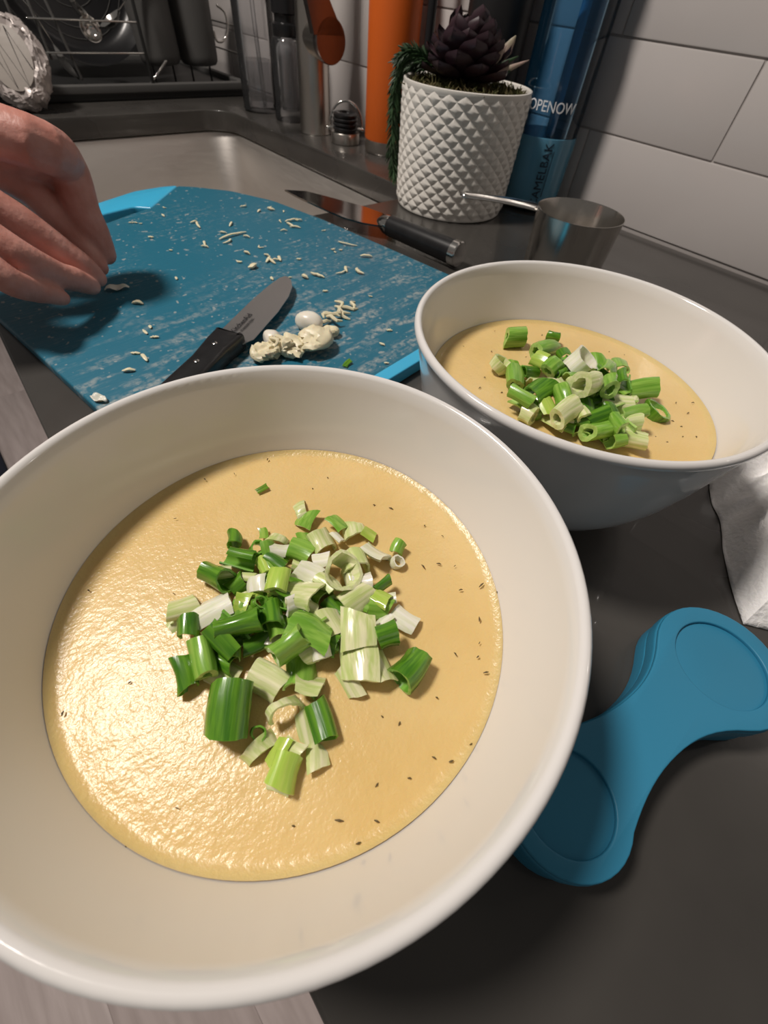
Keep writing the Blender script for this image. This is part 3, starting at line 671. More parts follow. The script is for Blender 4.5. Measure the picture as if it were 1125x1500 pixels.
# paring knife
kp = P(287, 568, BZ); tipk = P(428, 420, BZ); axis = (tipk-kp); axis.z = 0; Lk = axis.length; yaw = math.atan2(axis.y, axis.x)
jn = (P(338, 508, BZ)-kp).dot(axis.normalized())
pk = thing('paring_knife', 'small paring knife with black riveted handle lying on the teal board', 'knife', (kp.x, kp.y, BZ+.0003), (0, 0, yaw))
def blade_mesh(name, outline, spine_t, spine_y, edge_y):
    """flat blade from an outline in x,y lying in the ground plane; thick at the spine, thin at the edge"""
    bm = bmesh.new(); lo, hi = [], []
    for x, y in outline:
        t = spine_t*(.15+.85*max(0, min(1, (y-edge_y)/(spine_y-edge_y))))/2
        lo.append(bm.verts.new((x, y, -t))); hi.append(bm.verts.new((x, y, t)))
    bm.faces.new(hi); bm.faces.new(list(reversed(lo))); n = len(lo)
    for i in range(n): bm.faces.new((lo[i], lo[(i+1) % n], hi[(i+1) % n], hi[i]))
    return from_bm(name, bm, False)
bl = Lk-jn
out = [(jn-.004, .0112), (jn+bl*.5, .0116), (jn+bl*.8, .0104), (jn+bl*.95, .0084), (Lk, .0062), (jn+bl*1.005, .0035), (jn+bl*.96, -.0015), (jn+bl*.86, -.0068), (jn+bl*.7, -.0108), (jn+bl*.45, -.0132), (jn+.004, -.0138), (jn+.001, -.0120), (jn-.004, -.0100)]
out_old = [(jn-.004, .0095), (jn+bl*.35, .0098), (jn+bl*.62, .0080), (jn+bl*.82, .0040), (jn+bl*.94, -.0015), (jn+bl*.99, -.0065), (Lk, -.0092), (jn+bl*.9, -.0100), (jn+bl*.6, -.0105), (jn+bl*.2, -.0108), (jn+.003, -.0108), (jn+.001, -.0085), (jn-.004, -.0075)]
ob('blade', blade_mesh('blade', out, .0018, .0116, -.0138), M['blade_satin'], pk, (0, 0, .0065))
hp = [(-.030, -.0095), (-.030, .0095), (jn*.3, .0085), (jn*.75, .0108), (jn+.001, .0112), (jn+.0005, -.0098), (jn*.9, -.0095), (jn*.6, -.0080), (jn*.3, -.0085)]
ob('handle', plate('handle', [rounded(hp, [.005, .005, .01, .01, .001, .001, .006, .01, .01], 4)], 0, .013, .003), M['handle'], pk)
for hx in (jn*.18, jn*.62):
    ob('rivet', lathe('rivet', [(.0017, .0), (.0017, .0134), (.0012, .0137), (0, .0138)], 16), M['chrome'], pk, (hx, .001, 0))
for s, dx, dy, tx in ((.0062, .020, .0030, 'KitchenAid'), (.0026, .019, -.0020, 'STAINLESS STEEL')):
    tm = text_mesh('lettering', tx, s, .00005); ob('lettering', tm, M['ink'], pk, (jn+dx, dy, .00755))

# kitchen knife by the sink
ka, kb, kt = P(671, 372, .0125), P(572, 332, .0115), P(417, 281, .012)
ax = kb-ka; ax.z = 0; yaw = math.atan2(ax.y, ax.x); HL = ax.length
tl = kt-ka; a_ = Matrix.Rotation(-yaw, 3, 'Z') @ tl
kk = thing('kitchen_knife', 'long kitchen knife with dark ribbed handle and steel end cap beside the sink', 'knife', (ka.x, ka.y, 0), (0, 0, yaw))
hz = .0122
bm = bmesh.new(); tube_bm(bm, [(.006, 0, hz), (HL*.3, 0, hz), (HL*.7, 0, hz), (HL, 0, hz)], [.0112, .0108, .0104, .0098], 24, 'flat', 1.0, (0, 0, 1))
ob('handle', from_bm('handle', bm, True, 40), M['handle'], kk)
bm = bmesh.new(); tube_bm(bm, [(-.002, 0, hz), (-.001, 0, hz), (.006, 0, hz)], [.0108, .0118, .0118], 28, 'flat', 1.0, (0, 0, 1))
ob('end_cap', from_bm('end_cap', bm, True, 40), M['chrome'], kk, label='steel end cap')
bm = bmesh.new(); tube_bm(bm, [(HL, 0, hz), (HL+.006, 0, hz), (HL+.014, 0, hz), (HL+.018, 0, hz)], [.0100, .0092, .006, .003], 20, 'flat', 1.0, (0, 0, 1))
ob('bolster', from_bm('bolster', bm, True, 40), M['chrome'], kk)
b0 = HL+.006; TX, TY = a_.x, a_.y
bw = -.021 if True else .021
out = []
for x, y in ((417, 279), (450, 281), (490, 291), (535, 303), (560, 312), (574, 322), (571, 333), (553, 331), (530, 327), (505, 320), (483, 311), (450, 296), (430, 286)):
    q = Matrix.Rotation(-yaw, 3, 'Z') @ (P(x, y, .0122)-Vector((ka.x, ka.y, .0122))); out.append((q.x, q.y))
bmk = blade_mesh('blade', out, .0016, .008, -.018)
ob('blade', bmk, M['blade'], kk, (0, 0, hz), (math.radians(0), 0, 0))

# ---------------------------------------------------------------- trivet
la, lb = Vector((6.25, -3.75)), Vector((15.0, -5.2)); ra_, rb_ = 2.12, 2.5
def bone(g=0.0):
    d = (lb-la); D = d.length; d.normalize(); nrm = Vector((-d.y, d.x)); waist = 1.12
    pts = []
    def lobe(c, r, s, a0, a1, k=28):
        base = math.atan2(d.y, d.x)
        for i in range(k+1):
            a = math.radians(a0+(a1-a0)*i/k)+base; pts.append((c.x+(r-g)*math.cos(a), c.y+(r-g)*math.sin(a)))
    def neck(s):
        # smooth concave side between the lobes
        A, Bp = (lb, la) if s > 0 else (la, lb); rA, rB = (rb_, ra_) if s > 0 else (ra_, rb_)
        for i in range(1, 16):
            t = i/16; x = rA*.57+(D-(rA+rB)*.57)*t
            w0 = rA*.82*(1-t)+rB*.82*t; w = waist+(w0-waist)*abs(2*t-1)**2.2
            dd = (Bp-A).normalized(); nn = nrm*s
            q = A+dd*x+nn*(w-g); pts.append((q.x, q.y))
    lobe(lb, rb_, 1, -125, 125); neck(1); lobe(la, ra_, 1, 55, 305); neck(-1)
    return [(x/100, y/100) for x, y in pts]
def circ(c, r, n=48): return [((c.x+r*math.cos(2*PI*i/n))/100, (c.y+r*math.sin(2*PI*i/n))/100) for i in range(n)]
tv = thing('silicone_trivet', 'blue silicone dumbbell-shaped trivet with two round recesses on the grey counter', 'trivet', (0, 0, 0))
ob('lower_layer', plate('lower_layer', [bone(.06)], 0, .0095, .0012), M['silicone'], tv)
ob('upper_layer', plate('upper_layer', [bone(0)], .0100, .0180, .0014), M['silicone'], tv)
ob('recessed_top', plate('recessed_top', [bone(.04), circ(la, 1.52), circ(lb, 1.76)], .0176, .0196, .0006), M['silicone'], tv)

# ---------------------------------------------------------------- paper towel
fp = [(19.6, -5.7), (21.2, -4.5), (23.2, -3.3), (25.2, -2.3), (26.4, -1.3), (28.2, -.4), (30.5, .2), (34, .6), (38, -1.5), (40, -6), (37, -12.5), (31, -14.5), (26, -12.5), (22, -8.8)]
tc_ = Vector((30.5, -5.6))
pt = thing('paper_towel', 'crumpled white paper towel next to the soup bowl', 'paper towel', (tc_.x/100, tc_.y/100, 0))
rt = random.Random(9); wv = [(rt.uniform(2, 14), rt.uniform(3, 14), rt.uniform(0, 6.28), rt.uniform(.2, 1)) for _ in range(12)]
fpv = catmull([Vector((x-tc_.x, y-tc_.y, 0))/100 for x, y in fp+fp[:1]], 10)
def towel(u, v_):
    x = u*(len(fpv)-1); i = min(int(x), len(fpv)-2); e = fpv[i].lerp(fpv[i+1], x-i)
    a = 2*PI*u
    fold = sum(k*(1-2*abs(math.sin(m1*a*.5+m2*v_*.9+c))) for m1, m2, c, k in [(round(m1), m2, c, k) for m1, m2, c, k in wv])/5
    h = .047*(1-v_**2.6)*(1+.10*math.sin(2*a+1))
    rr = v_*(1+.16*fold*math.sin(PI*min(1, v_*1.1)))
    return Vector((e.x*rr, e.y*rr, max(.0006, h+.017*fold*math.sin(PI*min(1, v_*.97+.03))**.7)))
o = ob('crumpled_sheet', grid_surface('crumpled_sheet', 180, 44, towel, True, 28), M['paper'], pt)
so = o.modifiers.new('t', 'SOLIDIFY'); so.thickness = .0005

# ---------------------------------------------------------------- measuring cup
cr = .0395; ch = .060
cc = P(851, 310, ch)
mc = thing('measuring_cup', 'brushed steel measuring cup with flat handle behind the soup bowl', 'measuring cup', (cc.x, cc.y, 0))
cup = [(0, .0), (.033, .0), (.0355, .002), (.0362, .006), (cr-.0002, ch-.001), (cr, ch), (cr-.0006, ch), (cr-.001, ch-.001), (.0352, .0065), (.0345, .003), (.032, .0014), (0, .0012)]
ob('cup_body', lathe('cup_body', cup, 72), M['cupsteel'], mc)
h0 = P(787, 297, .058)-mc.location; h1 = P(676, 281, .064)-mc.location
hd = (h1-h0); hd2 = Vector((hd.x, hd.y, 0)).normalized(); start = hd2*(cr*.98); start.z = ch-.003
start = h0
nrm = Vector((-hd2.y, hd2.x, 0))
def hfn(u, v_):
    w = (.010*(1-u)**3+.0052+.0012*math.sin(PI*u)) if u < .97 else .0035
    return start.lerp(h1, u)+nrm*(v_-.5)*2*w+Vector((0, 0, -.0028*(2*v_-1)**2+.001*math.sin(PI*u)))
o = ob('handle', grid_surface('handle', 24, 9, hfn), M['chrome'], mc)
so = o.modifiers.new('t', 'SOLIDIFY'); so.thickness = .0012

# ---------------------------------------------------------------- planter with succulent
pc = Vector((.503, .438, 0)); ph_ = .114; rb0, rt0 = .0668, .0708
pp = thing('potted_succulent', 'dark purple succulent in a white diamond-textured ceramic pot', 'potted plant', pc)
def pot_mesh():
    n, rows = 26, 9; z0, z1 = .003, .1115; dz = (z1-z0)/rows
    R = lambda z: rb0+(rt0-rb0)*z/ph_
    bm = bmesh.new()
    low, V = -.0004, {}
    def vtx(k, z, lift, key):
        if key not in V:
            a = 2*PI*k/n; r = R(z)+lift; V[key] = bm.verts.new((r*math.cos(a), r*math.sin(a), z))
        return V[key]
    # half-row lattice: corner points at (i + j/2, j*dz/2)
    H_ = rows*2
    def corner(i, j):
        k = (i+(.5 if j % 2 else 0)) % n
        return vtx(k, z0+j*dz/2, low, ('c', round(k*2) % (2*n), j))
    for j in range(0, H_-1):
        for i in range(n):
            b = corner(i, j); t = corner(i, j+2) if j+2 <= H_ else None
            l = corner(i-1 if j % 2 == 0 else i, j+1); r = corner(i if j % 2 == 0 else i+1, j+1)
            if t is None: continue
            k = (i+(.5 if j % 2 else 0)); a = 2*PI*k/n; z = z0+(j+1)*dz/2; rr = R(z)+.0027
            pts = []
            c = Vector((rr*math.cos(a), rr*math.sin(a), z))
            q = [b, r, t, l]
            inn = [bm.verts.new(c.lerp(x.co, .30)) for x in q]
            for s in range(4): bm.faces.new((q[s], q[(s+1) % 4], inn[(s+1) % 4], inn[s]))
            bm.faces.new(inn)
    # smooth bands and inside
    def ring(r, z): return [bm.verts.new((r*math.cos(2*PI*k/(2*n)), r*math.sin(2*PI*k/(2*n)), z)) for k in range(2*n)]
    def bridge(a, b):
        for k in range(2*n): bm.faces.new((a[k], a[(k+1) % (2*n)], b[(k+1) % (2*n)], b[k]))
    rg = [ring(R(z)+o_, z) for o_, z in ((-.004, .0), (-.001, .001), (-.0004, .003), (-.0010, .005))]
    for a, b in zip(rg, rg[1:]): bridge(a, b)
    bm.faces.new(list(reversed(rg[0])))
    tg = [ring(R(ph_)+o_, z) for o_, z in ((-.0008, .108), (-.0002, .110), (.0004, .1118), (.0002, .1135), (-.0012, .114), (-.003, .1128), (-.004, .108), (-.005, .085))]
    for a, b in zip(tg, tg[1:]): bridge(a, b)
    core = [ring(R(.004)-.0010, .004), ring(R(.109)-.0010, .109)]; bridge(*core)
    return from_bm('pot', bm, True, 38)
ob('pot', pot_mesh(), M['planter'], pp)
def soil_fn(u, v_):
    a = 2*PI*u; r = .066*v_; rr = random.Random(int(u*997)*31+int(v_*100))
    return Vector((r*math.cos(a), r*math.sin(a), .106+.005*(1-v_**2)+rr.uniform(-.0015, .002)))
ob('soil', grid_surface('soil', 48, 12, soil_fn, True), M['soil'], pp)
rnd = random.Random(11); bm = bmesh.new()
for i in range(750):
    a, r = rnd.uniform(0, 2*PI), .0655*math.sqrt(rnd.random()); p = Vector((r*math.cos(a), r*math.sin(a), .106+.005*(1-(r/.066)**2)))
    for q in range(2):
        d = Vector((rnd.uniform(-1, 1), rnd.uniform(-1, 1), rnd.uniform(.2, 1.3))).normalized()*rnd.uniform(.004, .011)
        tube_bm(bm, [p, p+d*.6, p+d+Vector((0, 0, -.001))], [.0006, .0007, .0003], 4, 'flat')
ob('moss', from_bm('moss', bm), M['moss'], pp, label='mossy brown-green ground cover', kind='stuff')
def leaf_mesh(L, W, T, curl):
    def fn(u, v_):
        w = W*.5*(.35+.65*min(1, u/.6)**.8)*math.sqrt(max(.0004, 1-max(0, (u-.45)/.55)**2.6))
        th = PI*2*v_
        x = L*u
        return Vector((x, math.cos(th)*w, T*math.sin(th)*(1-.6*u)*.5+curl*L*(u*u)+.18*W*(abs(math.cos(th))**2)*u))
    return grid_surface('leaf', 10, 13, fn, False, 70)
lm = [leaf_mesh(.040, .031, .007, .16), leaf_mesh(.034, .027, .007, .22), leaf_mesh(.024, .019, .006, .34)]
ctr = Vector(PV(682, 92, (pc.x, pc.y, 0))-pc); ctr = Vector((-.004, .004, .118))
tiltm = Matrix.Rotation(math.radians(12), 3, Vector((.7, .7, 0)))
ga = 2.39996
for i in range(64):
    t = i/63; k = 0 if t < .45 else (1 if t < .78 else 2)
    elev = math.radians(-4+80*t**1.1); a = i*ga
    z = .017*t
    base = Vector((math.cos(a), math.sin(a), 0))*(.010*(1-t)+.002)
    q = Matrix.Rotation(a, 4, 'Z') @ Matrix.Rotation(-elev, 4, 'Y')
    o = ob('leaf', lm[k], M['leaf'], pp, ctr+Vector((base.x, base.y, z)), q.to_euler())
    s = rnd.uniform(.85, 1.1); o.scale = (s, s, s)
# pink tipped bud and small side leaves
camdir = Vector((-pc.x, -pc.y, 0)).normalized(); sid = Vector((-camdir.y, camdir.x, 0))
pk0 = PV(733, 88, (pc.x, pc.y, 0))-pc; pk1 = PV(756, 52, (pc.x, pc.y, 0))-pc
def pointed(name, a, b, w, m, parent):
    a, b = Vector(a), Vector(b); mid = a.lerp(b, .45)
    return ob(name, tube(name, [a, a.lerp(b, .2), mid, a.lerp(b, .8), b], [w*.5, w*.85, w, w*.5, w*.08], 10, 'flat', .5, camdir), m, parent)
pointed('pink_leaf', pk0, pk1, .0055, M['pinkleaf'], pp)
for (x0, y0), (x1, y1), w, m in (((728, 108), (775, 88), .0024, 'pinkleaf'), ((725, 100), (760, 82), .0022, 'greenleaf'), ((735, 112), (758, 92), .002, 'greenleaf'), ((722, 96), (742, 66), .003, 'pinkleaf'), ((715, 105), (735, 80), .0025, 'leaf')):
    pointed('side_leaf', PV(x0, y0, pc*.97)-pc, PV(x1, y1, pc*.97)-pc, w, M[m], pp)
# trailing sprig over the left rim
left = pc+sid*0
spr = [PV(632, 100, pc*1.02), PV(608, 84, pc*1.03), PV(590, 92, pc*1.03), PV(578, 130, pc*1.03), PV(575, 180, pc*1.03), PV(574, 225, pc*1.03), PV(578, 258, pc*1.03)]
spr2 = [PV(625, 98, pc*1.02), PV(600, 98, pc*1.05), PV(585, 120, pc*1.05), PV(582, 160, pc*1.05), PV(583, 205, pc*1.05), PV(581, 240, pc*1.05)]
spr3 = [PV(632, 96, pc*1.0), PV(612, 78, pc*1.0), PV(596, 78, pc*1.0), PV(585, 90, pc*1.0)]
bm = bmesh.new(); rnd = random.Random(5)
for sp in (spr, spr2, spr3):
    cp = catmull([p-pc for p in sp], 12)
    tube_bm(bm, cp, .0011, 6)
    for i in range(len(cp)-1):
        t = (cp[i+1]-cp[i]).normalized()
        for q in range(5):
            d = Vector((rnd.uniform(-1, 1), rnd.uniform(-1, 1), rnd.uniform(-1, 1))); d = (d-t*d.dot(t)).normalized()
            e = (t*.9+d*.75).normalized()*rnd.uniform(.009, .014); p = cp[i].lerp(cp[i+1], rnd.random())
            tube_bm(bm, [p, p+e*.55, p+e+Vector((0, 0, -.001))], [.0007, .0010, .0002], 5, 'flat')
ob('trailing_sprig', from_bm('trailing_sprig', bm), M['greenleaf'], pp, label='green needle-leaved sprig trailing over the pot', kind='stuff')

# ---------------------------------------------------------------- bottles along the wall
oc = Vector((.599, .673, 0))
ot = thing('water_bottle', 'orange powder-coated steel water bottle with bare steel base', 'bottle', oc)
ob('base_band', lathe('base_band', [(0, 0), (.0345, 0), (.0358, .0012), (.0362, .004), (.0362, .0165), (.0, .0165)], 64), M['brushed'], ot)
ob('bottle_body', lathe('bottle_body', [(0, .0165), (.0360, .0165), (.0366, .0185), (.0366, .205), (.035, .218), (.028, .232), (.024, .238), (.024, .246), (0, .246)], 64), M['orange'], ot)
ob('lid', lathe('lid', [(.0, .246), (.0265, .246), (.0272, .249), (.0272, .268), (.025, .272), (0, .272)], 48), M['black'], ot)

cb_ = Vector((.6095, .393, 0))
ct = thing('water_bottle', 'translucent blue water bottle with white and navy lettering against the tiles', 'bottle', cb_)
CRb = .0385
bprof = [(0, 0), (.033, 0), (.0362, .003), (.0372, .010), (CRb, .074), (CRb+.0003, .10), (CRb, .19), (.036, .205), (.030, .216), (.030, .222)]
iprof = [(.0288, .222), (.0288, .216), (.0346, .204), (CRb-.0014, .189), (CRb-.0014, .10), (CRb-.0016, .074), (.0358, .011), (.034, .005), (0, .004)]
ob('bottle_body', lathe('bottle_body', bprof+iprof, 72), M['bluebottle'], ct)
ob('base_sleeve', lathe('base_sleeve', [(.0375, .004), (.0382, .010), (CRb+.0009, .072), (CRb+.0008, .0745), (CRb+.0002, .0748), (CRb+.0001, .072), (.0374, .010), (.037, .004)], 72, closed=True), M['bluesleeve'], ct, label='lighter blue sleeve round the base')
tow = math.atan2(-cb_.y, -cb_.x)          # towards the room
straw_p = Vector((math.cos(tow+.35), math.sin(tow+.35), 0))*.016
ob('straw', tube('straw', [straw_p+Vector((0, 0, .078)), straw_p+Vector((0, 0, .215))], .0052, 16), M['straw'], ct)
ob('lid', lathe('lid', [(0, .222), (.032, .222), (.0335, .225), (.0335, .245), (.030, .250), (0, .250)], 48), M['black'], ct)
def wrap_text(name, body, size, theta, z, R, m, parent, vertical=False, sx=1.0):
    me = text_mesh(name, body, size, .0002)
    for v_ in me.vertices:
        x, y, d = v_.co.x*sx, v_.co.y, v_.co.z
        if vertical: x, y = -y, x
        a = theta+x/R; r = R+.0005+d
        v_.co = (r*math.cos(a), r*math.sin(a), z+y)
    me.update(); return ob(name, me, m, parent)
def theta_of(x, y, c, R):
    """angle on the cylinder that the photo pixel's direction meets, and the height"""
    d = ray(x, y); ox, oy = -c.x, -c.y
    a = d.x**2+d.y**2; b = 2*(ox*d.x+oy*d.y); q = ox*ox+oy*oy-R*R
    t = (-b-math.sqrt(max(0, b*b-4*a*q)))/(2*a); p = O+d*t-c
    return math.atan2(p.y, p.x), p.z
tA, zA = theta_of(808, 158, cb_, CRb); tB, zB = theta_of(838, 163, cb_, CRb)
wrap_text('lettering', 'OPENOW', .0135, tA, zA, CRb, M['white_ink'], ct, sx=.92)
tA, zA = theta_of(795, 250, cb_, CRb)
wrap_text('lettering', 'CAMELBAK', .0138, tA, .0395, CRb+.0006, M['navy_ink'], ct, vertical=True, sx=.92)
zz = [(.0385+.0012+CRb*0)]
def uline_fn(u, v_):
    a = tA+(.0062+.0009*v_)/CRb; r = CRb+.0016
    return Vector((r*math.cos(a), r*math.sin(a), 0.0185+.0455*u))
ob('lettering_rule', grid_surface('lettering_rule', 12, 2, uline_fn), M['navy_ink'], ct)

bc = Vector((.606, .497, 0))
bb = thing('water_bottle', 'tall matte black bottle between the potted plant and blue bottle', 'bottle', bc)
ob('bottle_body', lathe('bottle_body', [(0, 0), (.0355, 0), (.037, .002), (.037, .21), (.034, .226), (.026, .238), (.026, .244), (0, .244)], 64), M['black_matte'], bb)
ob('lid', lathe('lid', [(0, .244), (.029, .244), (.030, .247), (.030, .27), (0, .272)], 40), M['black'], bb)

rc = Vector((.6080, .6120, 0))
rd = thing('dish_brush', 'slim black brush handle standing behind the potted plant', 'brush', rc)
ob('handle', tube('handle', [(0, 0, .02), (0, 0, .10), (0, 0, .235)], [.0075, .0062, .0066], 16), M['black'], rd)
ob('brush_head', lathe('brush_head', [(0, 0), (.016, 0), (.019, .004), (.019, .014), (.012, .02), (0, .022)], 28), M['black'], rd)

# stopper cap lying upside down
kc = Vector((.566, .742, 0))
kt_ = thing('bottle_cap', 'steel and black screw cap with wire loop beside the orange bottle', 'bottle cap', kc)
ob('cap_band', lathe('cap_band', [(0, 0), (.0222, 0), (.0232, .001), (.0232, .0135), (.0225, .0145), (0, .0145)], 48), M['brushed'], kt_)
th = [(0, .0145), (.0185, .0145)]
for i in range(3): th += [(.0185, .0165+i*.0055), (.0202, .0178+i*.0055), (.0202, .0198+i*.0055), (.0185, .0212+i*.0055)]
th += [(.0195, .0335), (.0195, .0365), (.017, .0385), (.012, .0385), (.010, .036), (0, .0355)]
ob('plug', lathe('plug', th, 48), M['black'], kt_)
ang0 = math.atan2(kc.y, kc.x)+PI/2
lp = []
for i in range(17):
    a = math.radians(-12+204*i/16); lp.append(Vector((math.cos(ang0)*.0262*math.cos(a), math.sin(ang0)*.0262*math.cos(a), .022+.029*math.sin(a)))+camdir*-.006)
ob('wire_loop', tube('wire_loop', lp, .0017, 8), M['chrome'], kt_)
for s in (-1, 1):
    ob('pivot', tube('pivot', [(math.cos(ang0)*.019*s, math.sin(ang0)*.019*s, .019), (math.cos(ang0)*.029*s, math.sin(ang0)*.029*s, .018)], .0024, 10), M['chrome'], kt_)

# ---------------------------------------------------------------- faucet
fc = Vector((.561, .820, 0))
fa = thing('faucet', 'brushed nickel kitchen faucet with side lever behind the sink', 'faucet', fc)
ob('column', lathe('column', [(0, 0), (.0265, 0), (.0270, .001), (.0262, .004), (.0252, .06), (.0250, .13), (.0245, .16), (.019, .19), (.0165, .21), (0, .21)], 56), M['brushed'], fa)
sp = [Vector((0, 0, .20)), Vector((0, 0, .30)), Vector((-.02, 0, .37)), Vector((-.09, 0, .41)), Vector((-.16, 0, .38)), Vector((-.19, 0, .31)), Vector((-.195, 0, .26))]
ob('spout', tube('spout', catmull(sp, 8), .0145, 20), M['brushed'], fa)
# stub and lever on the right-hand side, turned towards the room
sd = Vector((-.12, -.993, 0)).normalized(); zz = .113
bm = bmesh.new(); tube_bm(bm, [Vector((0, 0, zz)), sd*.020+Vector((0, 0, zz)), sd*.046+Vector((0, 0, zz))], [.0225, .0228, .0235], 40, 'flat'); ob('lever_stub', from_bm('lever_stub', bm, True, 40), M['brushed'], fa)
bm = bmesh.new(); tube_bm(bm, [sd*.0468+Vector((0, 0, zz)), sd*.049+Vector((0, 0, zz)), sd*.058+Vector((0, 0, zz)), sd*.060+Vector((0, 0, zz))], [.0238, .0250, .0250, .0242], 44, 'flat')
cap_o = ob('lever_cap', from_bm('lever_cap', bm, True, 40), M['lever'], fa)
hx = Vector((-sd.y, sd.x, 0))
bm = bmesh.new()
ring_ = []
for off in (.0475, .0600):
    lo = []
    for t in range(20):
        u = t/19; w = .0165*(1-u)**1.3+.0085; zc = zz+.006+u*.10
        lo.append((w, zc))
    loop = [sd*off+hx*(w)+Vector((0, 0, zc)) + hx*(-.050*(zc-zz)/.1) for w, zc in lo]+[sd*off-hx*w+Vector((0, 0, zc)) + hx*(-.050*(zc-zz)/.1) for w, zc in reversed(lo)]
    ring_.append([bm.verts.new(p+sd*0.0) for p in loop])
n = len(ring_[0])
bm.faces.new(ring_[1]); bm.faces.new(list(reversed(ring_[0])))
for i in range(n): bm.faces.new((ring_[0][i], ring_[0][(i+1) % n], ring_[1][(i+1) % n], ring_[1][i]))
ob('lever', from_bm('lever', bm, True, 40), M['lever'], fa)

# ---------------------------------------------------------------- clear dispensers
g1 = Vector((.560, .996, 0))
s1_ = thing('soap_dispenser', 'clear dispenser half full of soap with inner tube beside the dish rack', 'soap dispenser', g1)
R1 = .0345
ob('bottle_body', lathe('bottle_body', [(0, 0), (R1-.003, 0), (R1, .003), (R1, .165), (R1-.008, .18), (.016, .186), (.016, .195), (.0135, .195), (.0135, .186), (R1-.010, .178), (R1-.003, .164), (R1-.003, .008), (0, .008)], 56), M['clear'], s1_)
ob('liquid_soap', lathe('liquid_soap', [(0, .0085), (R1-.0034, .0085), (R1-.0034, .068), (0, .068)], 48), M['soapliq'], s1_)
ob('dip_tube', tube('dip_tube', [(.004, -.004, .012), (.002, 0, .10), (0, 0, .19)], .0035, 12), M['clear'], s1_)
ob('pump', lathe('pump', [(0, .188), (.018, .188), (.018, .205), (.006, .208), (.006, .235), (0, .236)], 32), M['black'], s1_)
g2 = Vector((.572, .912, 0))
s2_ = thing('soap_dispenser', 'clear dispenser with black pump collar behind the faucet', 'soap dispenser', g2)
R2 = .0275
ob('bottle_body', lathe('bottle_body', [(0, 0), (R2+.001, 0), (R2+.0025, .004), (R2+.001, .014), (R2, .02), (R2, .092), (R2-.004, .103), (.018, .106), (.0155, .106), (R2-.006, .1), (R2-.003, .09), (R2-.003, .02), (0, .012)], 56), M['clear'], s2_)
ob('inner_sleeve', lathe('inner_sleeve', [(.016, .014), (.018, .02), (.018, .10), (.0165, .10), (.0165, .022), (.0145, .016)], 40, closed=True), M['soapliq'], s2_)
ob('collar', lathe('collar', [(0, .104), (.021, .104), (.022, .106), (.022, .118), (.0185, .120), (.0185, .128), (.022, .130), (.022, .155), (.012, .158), (.007, .160), (.007, .185), (0, .186)], 48), M['black'], s2_)

# ---------------------------------------------------------------- dish rack and what stands in it
RY = 1.13
rk = thing('dish_rack', 'black dish rack with chrome wires on a drip tray behind the sink', 'dish rack', (.38, 1.28, 0))
rl = rk.location.copy()
ob('drip_tray', plate('drip_tray', [rounded([(-.25, -.155), (.225, -.155), (.225, .2), (-.25, .2)], .02)], .0, .014, .003), M['rackblack'], rk)
ob('tray_rim', plate('tray_rim', [rounded([(-.252, -.157), (.227, -.157), (.227, .202), (-.252, .202)], .02), rounded([(-.238, -.143), (.213, -.143), (.213, .188), (-.238, .188)], .014)], .010, .022, .002), M['greycup'], rk)
def wire(name, a, b, r=.0014, m='chrome'): return ob(name, tube(name, [a, b], r, 8), M[m], rk)
for z in (.060, .097):
    wire('wire', Vector((.24, RY, z))-rl, Vector((.410, RY, z))-rl)
for y in (RY, 1.46):
    for z in (.060, .097, .16):
        if y > RY: wire('wire', Vector((.15, y, z))-rl, Vector((.597, y, z))-rl)
for x in (.15, .597):
    for z in (.06, .097, .16): wire('wire', Vector((x, RY, z))-rl, Vector((x, 1.46, z))-rl)
for (a, b) in (((5, -6), (20, 30)), ((40, 0), (75, 85)), ((66, 0), (120, 115))):
    p, q = PY(*a, RY+.003), PY(*b, RY+.003); p.z = max(p.z, .02); q.z = max(q.z, .02)
    wire('wire', p-rl, q-rl, .0022, 'greycup')
for x in (.15, .410, .597):
    for y in (RY, 1.46): wire('post', Vector((x, y, .02))-rl, Vector((x, y, .165))-rl, .003, 'rackblack')
wire('wire', PY(243, 90, RY+.01)-rl, PY(222, 121, RY+.01)-rl, .0022)
# hooked wire loop at the rack end
lpw = [PY(318, 8, 1.16), PY(329, 18, 1.16), PY(333, 38, 1.16), PY(329, 58, 1.16), PY(318, 60, 1.16), PY(313, 45, 1.16)]
ob('wire_hook', tube('wire_hook', catmull([p-rl for p in lpw], 6), .0022, 8), M['chrome'], rk)
# two dark tumblers
for i, (xa, ya, zb, R, lab) in enumerate(((.459, 1.19, .040, .037, 'dark grey tumbler upside down in the dish rack beside the wires'), (.541, 1.20, .038, .037, 'dark grey tumbler upside down in the dish rack next to the clear dispenser'))):
    t = thing('tumbler', lab, 'tumbler', (xa, ya, zb), (0, math.radians(-3 if i == 0 else -1), 0), 'tumblers in the dish rack')
    ob('cup_body', lathe('cup_body', [(0, .004), (R-.012, .004), (R-.010, 0), (R-.005, .001), (R-.001, .006), (R, .014), (R+.003, .17), (R+.0005, .17), (R-.003, .016), (0, .012)], 56), M['greycup'], t)
# support prongs under the tumblers
for x, y in ((.459, 1.19), (.541, 1.20)):
    for s in (-1, 1): wire('prong', Vector((x+.02*s, y, .012))-rl, Vector((x+.02*s, y, .0375))-rl, .002, 'rackblack')
